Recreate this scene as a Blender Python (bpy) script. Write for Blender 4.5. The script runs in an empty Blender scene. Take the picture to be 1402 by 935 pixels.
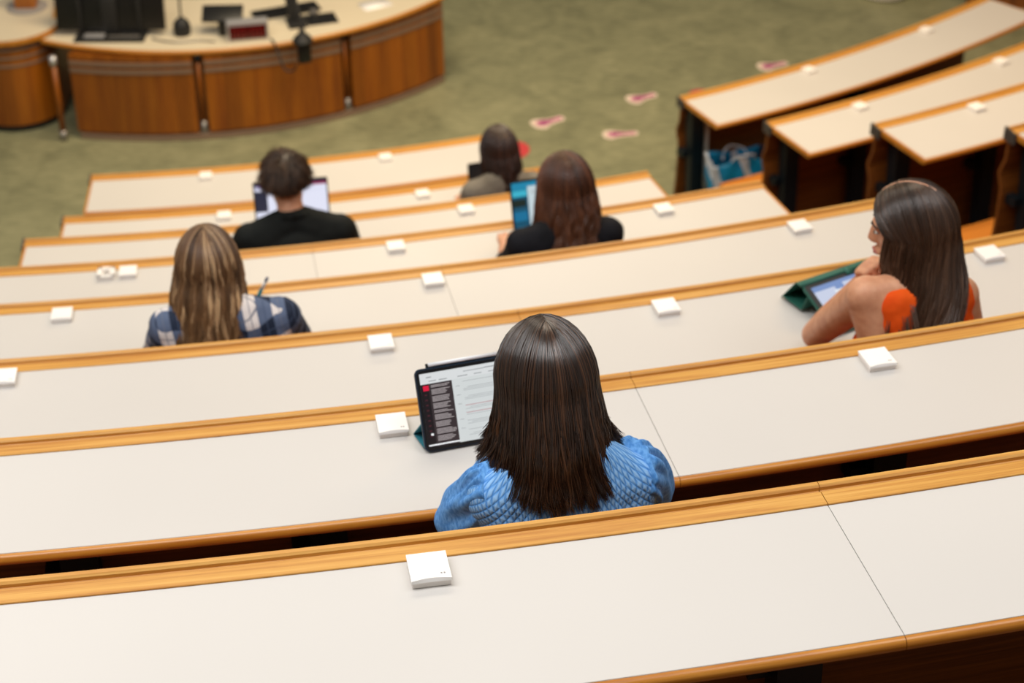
import bpy, bmesh, math, random
import numpy as np
from mathutils import Vector, Matrix, Euler
random.seed(7); rng = np.random.default_rng(7)
SC = bpy.context.scene
COL = SC.collection
PI = math.pi
# ------------------------------------------------------------------ hall layout (metres, floor z = 0)
CX, CY = -2.7954, 18.597                       # centre of the curved rows
RS = [16.1298, 15.0353, 13.9659, 12.8814, 11.8214, 10.7652, 9.7185, 8.6956]
ZS = [5.88 - 2.1076 - .4563 * k for k in range(7)] + [.7403]
FL = [z - .75 for z in ZS[:7]] + [0.]
DEPTH = .3498                                  # white writing surface

def pol(R, ph, z=0.):
    a = math.radians(ph)
    return Vector((CX + R * math.sin(a), CY - R * math.cos(a), z))

# ------------------------------------------------------------------ materials
def lin(c):
    c = c / 255.
    return c / 12.92 if c <= .04045 else ((c + .055) / 1.055) ** 2.4
def rgb(r, g, b): return (lin(r), lin(g), lin(b), 1.)

def mat(name, col, rough=.5, metal=0., spec=.5, emit=None, estr=0., coat=0.):
    m = bpy.data.materials.new(name); m.use_nodes = True
    b = m.node_tree.nodes['Principled BSDF']
    b.inputs['Base Color'].default_value = col
    b.inputs['Roughness'].default_value = rough
    b.inputs['Metallic'].default_value = metal
    b.inputs['Specular IOR Level'].default_value = spec
    b.inputs['Coat Weight'].default_value = coat
    if emit:
        b.inputs['Emission Color'].default_value = emit
        b.inputs['Emission Strength'].default_value = estr
    return m

class NT:
    def __init__(s, m): s.t = m.node_tree; s.b = s.t.nodes['Principled BSDF']
    def n(s, kind, **kw):
        x = s.t.nodes.new(kind)
        for k, v in kw.items():
            if k in x.inputs: x.inputs[k].default_value = v
            else: setattr(x, k, v)
        return x
    def l(s, a, b): s.t.links.new(a, b)
    def ramp(s, fac, stops):
        r = s.n('ShaderNodeValToRGB')
        e = r.color_ramp.elements
        while len(e) < len(stops): e.new(.5)
        for el, (p, c) in zip(e, stops): el.position = p; el.color = c
        s.l(fac, r.inputs[0]); return r.outputs[0]
    def math(s, op, a, b=None, clamp=False):
        x = s.n('ShaderNodeMath', operation=op, use_clamp=clamp)
        for i, v in enumerate((a, b)):
            if v is None: continue
            if isinstance(v, (int, float)): x.inputs[i].default_value = v
            else: s.l(v, x.inputs[i])
        return x.outputs[0]
    def bump(s, h, strength=.2, dist=.002):
        b = s.n('ShaderNodeBump', Strength=strength, Distance=dist)
        s.l(h, b.inputs['Height']); s.l(b.outputs[0], s.b.inputs['Normal'])

def wood(name, dark, mid, light, uv=True, scale=(1.4, 60., 1.), rough=.38, fine=1., strip=0., coat=0.):
    """grain runs along u (uv) or along the object's z (uv False)"""
    m = mat(name, mid, rough, coat=coat); g = NT(m)
    tc = g.n('ShaderNodeTexCoord')
    mp = g.n('ShaderNodeMapping'); mp.inputs['Scale'].default_value = scale
    g.l(tc.outputs['UV' if uv else 'Object'], mp.inputs[0])
    n1 = g.n('ShaderNodeTexNoise', Scale=1., Detail=6., Roughness=.62, Distortion=.6)
    g.l(mp.outputs[0], n1.inputs['Vector'])
    mp2 = g.n('ShaderNodeMapping'); mp2.inputs['Scale'].default_value = tuple(v * 5.5 for v in scale)
    g.l(tc.outputs['UV' if uv else 'Object'], mp2.inputs[0])
    n2 = g.n('ShaderNodeTexNoise', Scale=1., Detail=3., Roughness=.7)
    g.l(mp2.outputs[0], n2.inputs['Vector'])
    f = g.math('ADD', g.math('MULTIPLY', n1.outputs[0], .72), g.math('MULTIPLY', n2.outputs[0], .28))
    c = g.ramp(f, [(.36, dark), (.52, mid), (.68, light)])
    if strip:
        # veneer strips of slightly different tone, along u
        sep = g.n('ShaderNodeSeparateXYZ'); g.l(tc.outputs['UV'], sep.inputs[0])
        fl = g.math('FLOOR', g.math('DIVIDE', sep.outputs[1], strip))
        wn = g.n('ShaderNodeTexWhiteNoise', noise_dimensions='1D'); g.l(fl, wn.inputs['W'])
        hv = g.n('ShaderNodeHueSaturation'); g.l(c, hv.inputs['Color'])
        g.l(g.math('ADD', g.math('MULTIPLY', wn.outputs[0], .36), .82), hv.inputs['Value'])
        c = hv.outputs[0]
    g.l(c, g.b.inputs['Base Color'])
    g.bump(n2.outputs[0], .12 * fine, .0006)
    return m

M = {}
M['oak'] = wood('oak', rgb(180, 116, 42), rgb(207, 151, 68), rgb(222, 172, 92), rough=.42)
M['oak_edge'] = wood('oak_edge', rgb(170, 100, 26), rgb(198, 130, 44), rgb(214, 150, 64), rough=.34, coat=.2)
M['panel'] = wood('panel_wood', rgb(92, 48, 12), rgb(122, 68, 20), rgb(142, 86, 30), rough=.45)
M['seat'] = wood('seat_wood', rgb(170, 98, 34), rgb(204, 126, 46), rgb(218, 146, 66), rough=.35)
M['veneer'] = wood('veneer', rgb(120, 60, 6), rgb(146, 80, 8), rgb(164, 96, 16), uv=True, scale=(.8, 14., 1.), rough=.42, strip=.105)
M['tier'] = wood('tier_wood', rgb(84, 50, 24), rgb(110, 66, 32), rgb(128, 82, 44), scale=(1., 20., 1.), rough=.5)
M['block'] = wood('block_wood', rgb(150, 84, 24), rgb(178, 106, 36), rgb(196, 124, 52), uv=False, scale=(30., 30., 2.), rough=.45)
M['wallwood'] = wood('wall_wood', rgb(100, 54, 18), rgb(128, 72, 26), rgb(146, 86, 36), uv=False, scale=(14., 14., 1.), rough=.5)

def laminate(name, col):
    m = mat(name, col, .42, spec=.45); g = NT(m)
    tc = g.n('ShaderNodeTexCoord')
    n = g.n('ShaderNodeTexNoise', Scale=1.3, Detail=2.); g.l(tc.outputs['Object'], n.inputs['Vector'])
    a = tuple(v * .965 for v in col[:3]) + (1.,)
    g.l(g.ramp(n.outputs[0], [(.35, a), (.65, col)]), g.b.inputs['Base Color'])
    return m
M['white'] = laminate('white_laminate', rgb(209, 206, 202))
M['cream'] = laminate('cream_laminate', rgb(220, 208, 182))
M['steel'] = mat('dark_steel', rgb(20, 30, 36), .45, .3)
M['cap'] = mat('grey_plastic_cap', rgb(70, 66, 62), .5)
M['plastic'] = mat('white_plastic', rgb(250, 248, 246), .35)
M['plastic_side'] = mat('white_plastic_side', rgb(236, 230, 224), .45)
M['mark'] = mat('grey_mark', rgb(150, 145, 142), .6)
M['black'] = mat('black_plastic', rgb(16, 16, 16), .4)
M['black2'] = mat('black_rubber', rgb(28, 28, 28), .6)
M['grey'] = mat('grey_metal', rgb(150, 146, 140), .35, .7)
M['trim'] = mat('brushed_trim', rgb(142, 118, 100), .45, .25)
M['silver'] = mat('silver', rgb(205, 205, 208), .3, .6)
M['blackwood'] = mat('plinth_black', rgb(22, 20, 18), .6)

# green speckled linoleum
m = mat('green_linoleum', rgb(110, 110, 82), .5, spec=.35); g = NT(m)
tc = g.n('ShaderNodeTexCoord')
n1 = g.n('ShaderNodeTexNoise', Scale=2.6, Detail=7., Roughness=.62, Distortion=.8); g.l(tc.outputs['Object'], n1.inputs['Vector'])
mp = g.n('ShaderNodeMapping'); mp.inputs['Scale'].default_value = (6., 17., 6.); mp.inputs['Rotation'].default_value = (0, 0, .5)
g.l(tc.outputs['Object'], mp.inputs[0])
n2 = g.n('ShaderNodeTexNoise', Scale=1.6, Detail=5., Roughness=.65); g.l(mp.outputs[0], n2.inputs['Vector'])
f = g.math('ADD', g.math('MULTIPLY', n1.outputs[0], .5), g.math('MULTIPLY', n2.outputs[0], .5))
g.l(g.ramp(f, [(.36, rgb(110, 111, 85)), (.5, rgb(134, 134, 103)), (.63, rgb(152, 150, 117))]), g.b.inputs['Base Color'])
M['floor'] = m

# ------------------------------------------------------------------ object helpers
def tag(o, label=None, cat=None, group=None, kind=None):
    if label: o['label'] = label
    if cat: o['category'] = cat
    if group: o['group'] = group
    if kind: o['kind'] = kind
    return o
def empty(name, loc, label, cat, group=None, rz=0.):
    o = bpy.data.objects.new(name, None); COL.objects.link(o)
    o.location = loc; o.rotation_euler = (0, 0, rz); o.empty_display_size = .1
    return tag(o, label, cat, group)
def link(name, me, m=None, parent=None, smooth=False):
    o = bpy.data.objects.new(name, me); COL.objects.link(o)
    if m is not None:
        for x in (m if isinstance(m, (list, tuple)) else [m]): me.materials.append(x)
    if parent is not None: o.parent = parent
    if smooth: me.polygons.foreach_set('use_smooth', [True] * len(me.polygons))
    return o
def mesh(name, vs, fs, uvs=None):
    me = bpy.data.meshes.new(name); me.from_pydata([tuple(v) for v in vs], [], fs)
    if uvs is not None:
        ul = me.uv_layers.new(name='UVMap')
        for p in me.polygons:
            for li, u in zip(p.loop_indices, uvs[p.index]): ul.data[li].uv = u
    me.validate(); me.update(); return me
def recalc(me):
    bm = bmesh.new(); bm.from_mesh(me); bmesh.ops.recalc_face_normals(bm, faces=bm.faces); bm.to_mesh(me); bm.free()
def bm_obj(name, bm, m, parent=None, smooth=False, auto=None):
    me = bpy.data.meshes.new(name); bmesh.ops.recalc_face_normals(bm, faces=bm.faces); bm.to_mesh(me); bm.free()
    o = link(name, me, m, parent, smooth)
    if auto: sharp(me, auto)
    return o
def sharp(me, ang=35):
    bm = bmesh.new(); bm.from_mesh(me)
    for e in bm.edges:
        e.smooth = not (len(e.link_faces) == 2 and e.calc_face_angle(0) > math.radians(ang))
    bm.to_mesh(me); bm.free()
    me.polygons.foreach_set('use_smooth', [True] * len(me.polygons))
def box_bm(bm, c, s, rot=None, bevel=0., seg=2):
    t = bmesh.new(); bmesh.ops.create_cube(t, size=1.)
    bmesh.ops.scale(t, vec=s, verts=t.verts)
    if bevel: bmesh.ops.bevel(t, geom=t.edges[:], offset=bevel, segments=seg, affect='EDGES', profile=.5)
    if rot is not None: bmesh.ops.transform(t, matrix=rot.to_matrix().to_4x4() if not isinstance(rot, Matrix) else rot, verts=t.verts)
    bmesh.ops.translate(t, vec=c, verts=t.verts)
    me = bpy.data.meshes.new('tmp'); t.to_mesh(me); t.free(); bm.from_mesh(me); bpy.data.meshes.remove(me)
    return bm
def box(name, c, s, m, parent=None, rot=None, bevel=.002):
    return bm_obj(name, box_bm(bmesh.new(), c, s, rot, bevel), m, parent, auto=40)
def lathe(name, prof, m, parent=None, n=32, c=(0, 0, 0), smooth=True):
    vs, fs = [], []
    for r, z in prof:
        for i in range(n):
            a = 2 * PI * i / n; vs.append((c[0] + r * math.cos(a), c[1] + r * math.sin(a), c[2] + z))
    for j in range(len(prof) - 1):
        for i in range(n):
            k = (i + 1) % n; fs.append((j * n + i, j * n + k, (j + 1) * n + k, (j + 1) * n + i))
    fs.append(tuple(range(n))[::-1]); fs.append(tuple((len(prof) - 1) * n + i for i in range(n)))
    me = mesh(name, vs, fs); recalc(me); o = link(name, me, m, parent)
    if smooth: sharp(me, 40)
    return o
def tube(name, pts, r, m, parent=None, n=8, smooth_path=True):
    pts = [Vector(p) for p in pts]
    if smooth_path and len(pts) > 2:
        out = []
        P = [pts[0] * 2 - pts[1]] + pts + [pts[-1] * 2 - pts[-2]]
        for i in range(1, len(P) - 2):
            for j in range(8):
                t = j / 8; a, b, c, d = P[i - 1:i + 3]
                out.append(.5 * ((2 * b) + (c - a) * t + (2 * a - 5 * b + 4 * c - d) * t * t + (3 * b - a - 3 * c + d) * t ** 3))
        out.append(pts[-1]); pts = out
    vs, fs = [], []; up = Vector((0, 0, 1))
    for i, p in enumerate(pts):
        d = (pts[min(i + 1, len(pts) - 1)] - pts[max(i - 1, 0)]).normalized()
        s = d.cross(up)
        if s.length < .05: s = d.cross(Vector((1, 0, 0)))
        s.normalize(); u = s.cross(d); rr = r[i] if isinstance(r, list) else r
        for k in range(n):
            a = 2 * PI * k / n; vs.append(p + s * (rr * math.cos(a)) + u * (rr * math.sin(a)))
    for i in range(len(pts) - 1):
        for k in range(n):
            l = (k + 1) % n; fs.append((i * n + k, i * n + l, (i + 1) * n + l, (i + 1) * n + k))
    fs.append(tuple(range(n))[::-1]); fs.append(tuple((len(pts) - 1) * n + k for k in range(n)))
    me = mesh(name, vs, fs); recalc(me); return link(name, me, m, parent, True)

def sweep(name, prof, ph0, ph1, m, parent=None, org=None, step=.006, ctr=None, ang=30, vert=False):
    """closed profile [(r, z)] carried along an arc about the hall centre; u = arc length, v = way round the profile"""
    cx, cy = ctr or (CX, CY); org = org or Vector((0, 0, 0))
    a0, a1 = math.radians(ph0), math.radians(ph1)
    n = max(2, int(abs(a1 - a0) / step)); k = len(prof)
    per = [0.]
    for i in range(k): per.append(per[-1] + math.dist(prof[i], prof[(i + 1) % k]))
    rm = max(p[0] for p in prof)
    vs, fs, uv = [], [], []
    for j in range(n + 1):
        a = a0 + (a1 - a0) * j / n
        for r, z in prof: vs.append((cx + r * math.sin(a) - org.x, cy - r * math.cos(a) - org.y, z - org.z))
    for j in range(n):
        u0, u1 = rm * (a0 + (a1 - a0) * j / n), rm * (a0 + (a1 - a0) * (j + 1) / n)
        for i in range(k):
            l = (i + 1) % k
            fs.append((j * k + i, j * k + l, (j + 1) * k + l, (j + 1) * k + i))
            q = [(u0, per[i]), (u0, per[i + 1]), (u1, per[i + 1]), (u1, per[i])]
            uv.append([(b, a_) for a_, b in q] if vert else q)
    e0 = tuple(range(k)); e1 = tuple(n * k + i for i in range(k))
    fs += [e0, e1]
    cap = [((p[0], p[1]) if vert else (p[1] * .2, p[0])) for p in prof]
    uv += [cap, cap]
    me = mesh(name, vs, fs, uv)
    recalc(me); o = link(name, me, m, parent); sharp(me, ang); return o

# ------------------------------------------------------------------ the setting
def struct(o): return tag(o, kind='structure')
bm = bmesh.new(); box_bm(bm, (0, 9, -.06), (40, 36, .12)); fo = struct(bm_obj('floor', bm, M['floor']))
for k in range(6, -1, -1):                     # stepped tiers carrying the rows
    r1 = RS[k - 1] - .1 if k else RS[0] + 1.05
    struct(sweep('floor_tier', [(RS[k] - .1, 0.001), (r1, 0.001), (r1, FL[k]), (RS[k] - .1, FL[k])], -1, 47, M['tier'], step=.02))
r0 = RS[0] + 1.05
struct(sweep('floor_tier', [(r0, .001), (r0 + 4, .001), (r0 + 4, FL[0] + .45), (r0, FL[0] + .45)], -1, 47, M['tier'], step=.02))
bm = bmesh.new(); box_bm(bm, (7.05, 13.85, 2.5), (7.4, .12, 5.)); struct(bm_obj('wall_right', bm, M['wallwood']))
plaster = mat('plaster', rgb(214, 206, 192), .8)
bm = bmesh.new(); box_bm(bm, (-4, 26.9, 4.), (32, .2, 8.)); struct(bm_obj('wall_front', bm, plaster))
bm = bmesh.new(); box_bm(bm, (-14, 10, 4.), (.2, 34, 8.)); struct(bm_obj('wall_left', bm, plaster))

# ------------------------------------------------------------------ desk sections
def desk(k, ph0, ph1, label, group, posts, caps=(False, False), panel_end=None):
    R, z = RS[k], ZS[k]; fz = FL[k + 1] if k < 7 else 0.
    gap = math.degrees(.0007 / R)
    a, b = ph0 + gap, ph1 - gap
    o = pol(R, (a + b) / 2, fz); o = Vector(o)
    e = empty('desk_section', o, label, 'desk', group)
    eb = math.degrees(.012 / R)
    la = a + (eb if caps[0] else 0); lb = b - (eb if caps[1] else 0)
    sweep('desktop', [(R + .0005, z - .024), (R + DEPTH, z - .024), (R + DEPTH, z - .0006), (R + DEPTH - .0006, z), (R + .0005, z)], la, lb, M['white'], e, o)
    # rounded oak nosing on the writer's side
    n = [(R + DEPTH + .0005, z - .026)] + [(R + DEPTH + .002 + .012 * math.cos(t), z - .0135 + .0125 * math.sin(t)) for t in [-PI / 2 + PI * i / 8 for i in range(9)]] + [(R + DEPTH + .0005, z - .001)]
    sweep('edge_band', n, a, b, M['oak_edge'], e, o, ang=50)
    # oak rail at the far side: flat strip, groove, rounded lip that tops the backrest
    lip = [(R - .045 - .0085 + .0085 * math.cos(t), z + .0035 + .0085 * math.sin(t)) for t in [PI * i / 8 for i in range(9)]]
    pr = [(R, z - .024), (R, z + .002), (R - .001, z + .003), (R - .0355, z + .003), (R - .0375, z + .0005), (R - .041, z - .0005), (R - .0425, z + .0005)] \
        + [(R - .0425 - .0005, z + .007), (R - .047, z + .0105), (R - .056, z + .0105), (R - .0605, z + .007), (R - .062, z - .002), (R - .062, z - .034), (R - .045, z - .034), (R - .045, z - .024)]
    sweep('rail', pr, a, b, M['oak'], e, o, ang=28)
    for s, on in ((0, caps[0]), (1, caps[1])):
        if not on: continue
        p0, p1 = (a, la) if s == 0 else (lb, b)
        sweep('end_band', [(R + .001, z - .026), (R + DEPTH, z - .026), (R + DEPTH, z - .001), (R + .001, z - .001)], p0, p1, M['oak_edge'], e, o)
        c0, c1 = (a - eb * .9, a) if s == 0 else (b, b + eb * .9)
        if k < 8 and s == 0:
            sweep('end_cap', [(R + .006, z - .05), (R + .012, z + .002), (R - .04, z + .009), (R - .064, z + .012), (R - .068, z - .05)], c0, c1, M['cap'], e, o)
    # bent wooden back panel, serving as the backrest of the row in front
    h = z - fz
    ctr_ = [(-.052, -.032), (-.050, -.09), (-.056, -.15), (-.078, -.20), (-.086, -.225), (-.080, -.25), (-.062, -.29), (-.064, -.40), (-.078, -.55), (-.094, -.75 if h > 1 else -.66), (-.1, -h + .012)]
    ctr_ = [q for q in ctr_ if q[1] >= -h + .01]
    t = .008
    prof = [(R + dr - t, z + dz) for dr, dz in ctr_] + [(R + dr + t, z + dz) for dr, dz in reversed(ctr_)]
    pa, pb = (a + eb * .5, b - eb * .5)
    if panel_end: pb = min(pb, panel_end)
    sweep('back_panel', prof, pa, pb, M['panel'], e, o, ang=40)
    for ph in posts:                           # flat steel supports under the desk
        w = math.degrees(.042 / R)
        bz = FL[k] + .0
        lg = sweep('leg', [(R + .0, bz), (R + .045, bz), (R + .045, z - .06), (R + .16, z - .026), (R + .0, z - .026), (R - .03, z - .12)], ph - w, ph + w, M['steel'], e, o, step=.004)
        sweep('foot_plate', [(R - .02, bz), (R + .05, bz), (R + .05, bz + .012), (R - .02, bz + .012)], ph - w * 1.2, ph + w * 1.2, M['steel'], lg, o, step=.004)
        sweep('bracket', [(R - .05, z - .36), (R + .01, z - .36), (R + .01, z - .32), (R - .05, z - .32)], ph - w * 2.0, ph - w, M['steel'], lg, o, step=.004)
    if k < 7:
        sz = fz + .475; r1 = R - .1
        sp = [(r1, sz - .05), (r1, sz - .005), (r1 - .12, sz - .022), (r1 - .34, sz - .008), (r1 - .40, sz - .014), (r1 - .415, sz - .03), (r1 - .40, sz - .044), (r1 - .12, sz - .046)]
        sweep('bench_seat', sp, pa, pb, M['seat'], e, o, ang=35)
    return e

LB = 'curved desk sections of the raked hall'
desk(0, 5.2, 11.92, 'long white desk section behind the blue-dressed woman, empty, with one socket box', LB, (7.6, 11.76))
desk(0, 11.92, 19.2, 'white desk section in the lower right corner, across the seam of the closest row', LB, (14.5, 17.5))
desk(1, 4.4, 11.8, 'white desk section where the blue-dressed woman reads her tablet', LB, (6.92, 9.05))
desk(1, 11.8, 19.2, 'white desk section to the right of the blue-dressed woman, across the seam', LB, (14.18, 17.4))
desk(2, 4.0, 11.66, 'white desk section directly in front of the blue-dressed woman and her tablet', LB, (6.5, 9.5))
desk(2, 11.66, 19.2, 'white desk section where the woman in orange leans on her elbow', LB, (13.5, 17.))
desk(3, 3.6, 11.5, 'white desk section where the woman in plaid sits writing', LB, (6.2, 9.3))
desk(3, 11.5, 19.11, 'white desk section in front of the woman in orange, ending at her head', LB, (13.4, 17.), (False, True))
desk(4, 3.5, 9.86, 'white desk section in front of the woman in plaid, with two socket boxes together', LB, (6., 8.5), (True, False))
desk(4, 9.86, 18.99, 'white desk section where the black-topped brown-haired woman uses her laptop', LB, (11.5, 15., 18.), (False, True))
desk(5, 3.5, 18.73, 'white desk section where the man in black works on his laptop', LB, (5., 9., 13., 17.), (True, True))
desk(6, 3.45, 18.5, 'narrow-looking white desk section where the woman in grey sits', LB, (5., 9., 13., 17.), (True, True))
desk(7, 3.41, 18.3, 'front-row white desk section with nobody at it, facing the curved lectern', LB, (5., 9., 13., 17.), (True, True))
RB = 'desk sections across the aisle'
hd = desk(7, 26.05, 42.75, 'white desk section across the aisle above the blue bag, first by the green floor', RB, (26.55, 34.6), (True, True), panel_end=41.7)
desk(6, 25.6, 47, 'second white desk section across the aisle, counted from the green floor', RB, (26.3, 29.0, 36., 42.), (True, False))
desk(5, 25.2, 47, 'third white desk section across the aisle, counted from the green floor', RB, (25.85, 28.75, 36.), (True, False))
desk(4, 24.85, 47, 'fourth white desk section across the aisle, only its corner in view', RB, (25.4, 28.5, 36.), (True, False))
# pale conduit beside the first of those desks
p = pol(8.70, 27.1) - hd.location
tube('cable_conduit', [p, p + Vector((0, 0, .715))], .014, M['plastic_side'], hd, 10, False)

# ------------------------------------------------------------------ socket boxes on the desks
def socket(k, ph, label, open_=False, w=.066, d=.072):
    o = pol(RS[k] + .0035, ph, ZS[k]); a = math.radians(ph)
    e = empty('socket_box', o, label, 'socket box', 'socket boxes on the desks', a)
    box('base', (0, -d / 2, .0064), (w * .97, d * .96, .012), M['plastic_side'], e, bevel=.0015)
    # lid with a gently bowed front lip
    vs, fs = [], []; n = 10
    for zi, z in enumerate((.0124, .0185)):
        for i in range(n + 1):
            x = -w / 2 + w * i / n; bow = .0035 * math.sin(PI * i / n)
            vs += [(x, -.0005, z - .001 * (zi)), (x, -d - .002 + bow * (1 if zi else .4), z + (.0012 * math.sin(PI * i / n) if zi else 0))]
    N = 2 * (n + 1)
    for i in range(n):
        q = 2 * i
        fs += [(q, q + 2, q + 3, q + 1), (N + q, N + q + 1, N + q + 3, N + q + 2), (q + 1, q + 3, N + q + 3, N + q + 1), (q, N + q, N + q + 2, q + 2)]
    fs += [(0, 1, N + 1, N), (2 * n, N + 2 * n, N + 2 * n + 1, 2 * n + 1)]
    if open_:
        fr = bmesh.new()
        for c, s in (((0, -.006, .0155), (w, .011, .007)), ((0, -d + .005, .0155), (w, .012, .007)), ((-w / 2 + .007, -d / 2, .0155), (.014, d, .007)), ((w / 2 - .007, -d / 2, .0155), (.014, d, .007))):
            box_bm(fr, c, s)
        bm_obj('frame', fr, M['plastic'], e)
        b2 = bmesh.new(); box_bm(b2, (0, -d / 2, .013), (.03, .009, .003)); box_bm(b2, (0, -d / 2, .0131), (.009, .03, .003))
        bm_obj('plug_hole', b2, M['mark'], e)
    else:
        me = mesh('lid', vs, fs); recalc(me); lid = link('lid', me, M['plastic'], e); sharp(me, 30)
        if k < 3:
            b2 = bmesh.new()
            for dx in (.012, .018, .023): box_bm(b2, (dx, -d + .012, .0187), (.003, .004, .0008))
            bm_obj('printed_mark', b2, M['mark'], lid)
SK = [(0, 9.44, 'white socket box on the empty desk behind the blue-dressed woman'),
 (1, 9.65, 'white socket box beside the blue-dressed woman\'s upright tablet'),
 (1, 13.96, 'white socket box right below the woman in orange, on the next desk back'),
 (2, 10.0, 'white socket box above the tablet\'s stylus, on the desk in front'),
 (2, 13.35, 'white socket box between the blue-dressed woman\'s head and the green tablet case'),
 (2, 5.80, 'white socket box cut by the picture\'s edge, two desks below the pair'),
 (2, 17.49, 'white socket box beside the bare shoulder of the woman in orange'),
 (3, 5.87, 'white socket box on the desk left of the woman in plaid'),
 (3, 11.31, 'white socket box near a seam, between the plaid shirt and brown-haired woman'),
 (3, 17.13, 'white socket box in front of the face of the woman in orange'),
 (4, 6.42, 'closed white socket box, the right one of the touching pair'),
 (4, 11.42, 'white socket box just behind the man in black, at his right'),
 (4, 16.73, 'white socket box on the desk right of the black-topped brown-haired woman'),
 (5, 13.92, 'white socket box left of the teal laptop screen, under the woman in grey'),
 (6, 8.13, 'white socket box between the blonde head and the man in black'),
 (6, 13.99, 'white socket box right of the man\'s laptop, one desk behind the first'),
 (7, 7.52, 'white socket box on the first desk, upper left of the man in black'),
 (7, 14.01, 'white socket box on the first desk, upper right of the man\'s laptop'),
 (7, 31.74, 'white socket box on the first desk across the aisle, closer to the aisle'),
 (7, 38.13, 'white socket box on the first desk across the aisle, farther from the aisle'),
 (6, 28.82, 'white socket box on the second desk across the aisle, closer to the aisle'),
 (6, 34.9, 'white socket box on the second desk across the aisle, farther from the aisle'),
 (5, 28.1, 'white socket box on the third desk across the aisle')]
for k, ph, l in SK: socket(k, ph, l)
socket(4, 6.02, 'open white socket box showing its grey plug hole, one of a touching pair', True)
# ------------------------------------------------------------------ the presenter's desk
BC = (-2.2258, 14.2432); BR = 2.350              # front arc of its base
TC = (-2.055, 13.95); TR = 2.045                 # front arc of its top
LO = Vector((-1.75, 12.3, 0))
ld = empty('presenter_desk', LO, 'curved wooden presenter desk with cream top standing on the green floor', 'desk')
TZ = .618
def arc_top():
    # annular top with a rounded left corner
    sweep('desk_top', [(TR - .86, TZ - .03), (TR - .012, TZ - .03), (TR - .012, TZ), (TR - .86, TZ)], -26.6, 56, M['cream'], ld, LO, step=.02, ctr=TC)
    n = [(TR - .0118, TZ - .032)] + [(TR - .01 + .014 * math.cos(t), TZ - .0155 + .0165 * math.sin(t)) for t in [-PI / 2 + PI * i / 8 for i in range(9)]]
    sweep('edge_band', n, -26.6, 56, M['oak_edge'], ld, LO, step=.02, ctr=TC, ang=60)
    sweep('end_band', [(TR - .86, TZ - .032), (TR - .005, TZ - .032), (TR - .005, TZ - .0005), (TR - .86, TZ - .0005)], -27.05, -26.61, M['oak_edge'], ld, LO, step=.02, ctr=TC)
arc_top()
for a0, a1 in ((-13.6, 5.7), (7.5, 29.4), (31.2, 50.)):
    pn = sweep('front_panel', [(BR - .03, .05), (BR, .05), (BR, TZ - .034), (BR - .03, TZ - .034)], a0, a1, M['veneer'], ld, LO, step=.015, ctr=BC, vert=True)
    for z in (.482, .532):
        sweep('trim_strip', [(BR - .002, z - .013), (BR + .007, z - .013), (BR + .007, z + .013), (BR - .002, z + .013)], a0, a1, M['trim'], pn, LO, step=.015, ctr=BC)
for a in (6.6, 30.3):
    q = Vector((BC[0] + (BR - .02) * math.sin(math.radians(a)), BC[1] - (BR - .02) * math.cos(math.radians(a)), 0)) - LO
    ps = tube('post', [q + Vector((0, 0, .12)), q + Vector((0, 0, TZ - .08))], .012, M['veneer'], ld, 14, False)
    tube('post_foot', [q, q + Vector((0, 0, .12))], .02, M['grey'], ps, 14, False)
    tube('post_head', [q + Vector((0, 0, TZ - .08)), q + Vector((0, 0, TZ - .032))], .018, M['steel'], ps, 14, False)
sweep('plinth', [(BR - .3, 0.001), (BR + .012, 0.001), (BR + .012, .034), (BR - .3, .05)], -13.2, 49.7, M['trim'], ld, LO, step=.015, ctr=BC)
sweep('backing_board', [(BR - .07, .05), (BR - .045, .05), (BR - .045, TZ - .035), (BR - .07, TZ - .035)], -13.4, 49.8, M['panel'], ld, LO, step=.015, ctr=BC)
for a in (-13.5, 49.5):                           # end cheeks running back from the front
    ca, sa = math.cos(math.radians(a)), math.sin(math.radians(a))
    c = Vector((BC[0] + (BR - .36) * sa, BC[1] - (BR - .36) * ca, .31)) - LO
    box('end_panel', c, (.03, .66, .52), M['panel'], ld, Euler((0, 0, math.radians(a))))
q = Vector((-2.872, 11.93, 0)) - LO
lg = tube('leg', [q + Vector((.0, .0, .07)), q + Vector((.0, .0, TZ - .09))], .019, M['veneer'], ld, 16, False)
tube('leg_foot', [q, q + Vector((0, 0, .07))], .026, M['grey'], lg, 16, False)
tube('leg_head', [q + Vector((0, 0, TZ - .09)), q + Vector((0, 0, TZ - .031))], .024, M['silver'], lg, 16, False)

# round-fronted cabinet next to it
CO = Vector((-3.225, 12.345, 0))
cab = empty('round_cabinet', CO, 'round-fronted wooden cabinet with cream top beside the presenter desk', 'cabinet')
def stadium(r, back, n=28, sx=1.):
    pts = [(r * sx * math.cos(t), r * math.sin(t)) for t in [PI + PI * i / n for i in range(n + 1)]]
    return pts + [(r * sx, back), (-r * sx, back)]
def prism(name, poly, z0, z1, m, parent, vert_uv=False, ang=30):
    n = len(poly); vs = [(x, y, z0) for x, y in poly] + [(x, y, z1) for x, y in poly]
    fs, uv = [], []; acc = 0.
    for i in range(n):
        j = (i + 1) % n; L = math.dist(poly[i], poly[j])
        fs.append((i, j, n + j, n + i)); uv.append([(z0, acc), (z0, acc + L), (z1, acc + L), (z1, acc)]); acc += L
    fs += [tuple(range(n)), tuple(range(n, 2 * n))]; uv += [[(x, y) for x, y in poly]] * 2
    me = mesh(name, vs, fs, uv); recalc(me); o = link(name, me, m, parent); sharp(me, ang); return o
CZ_ = .66
prism('cabinet_body', stadium(.3, .75), .05, CZ_ - .03, M['veneer'], cab)
prism('plinth', stadium(.285, .73), .001, .05, M['blackwood'], cab)
for z in (.47, .525, .58): prism('trim_strip', stadium(.306, .7), z - .008, z + .008, M['trim'], cab)
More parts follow.
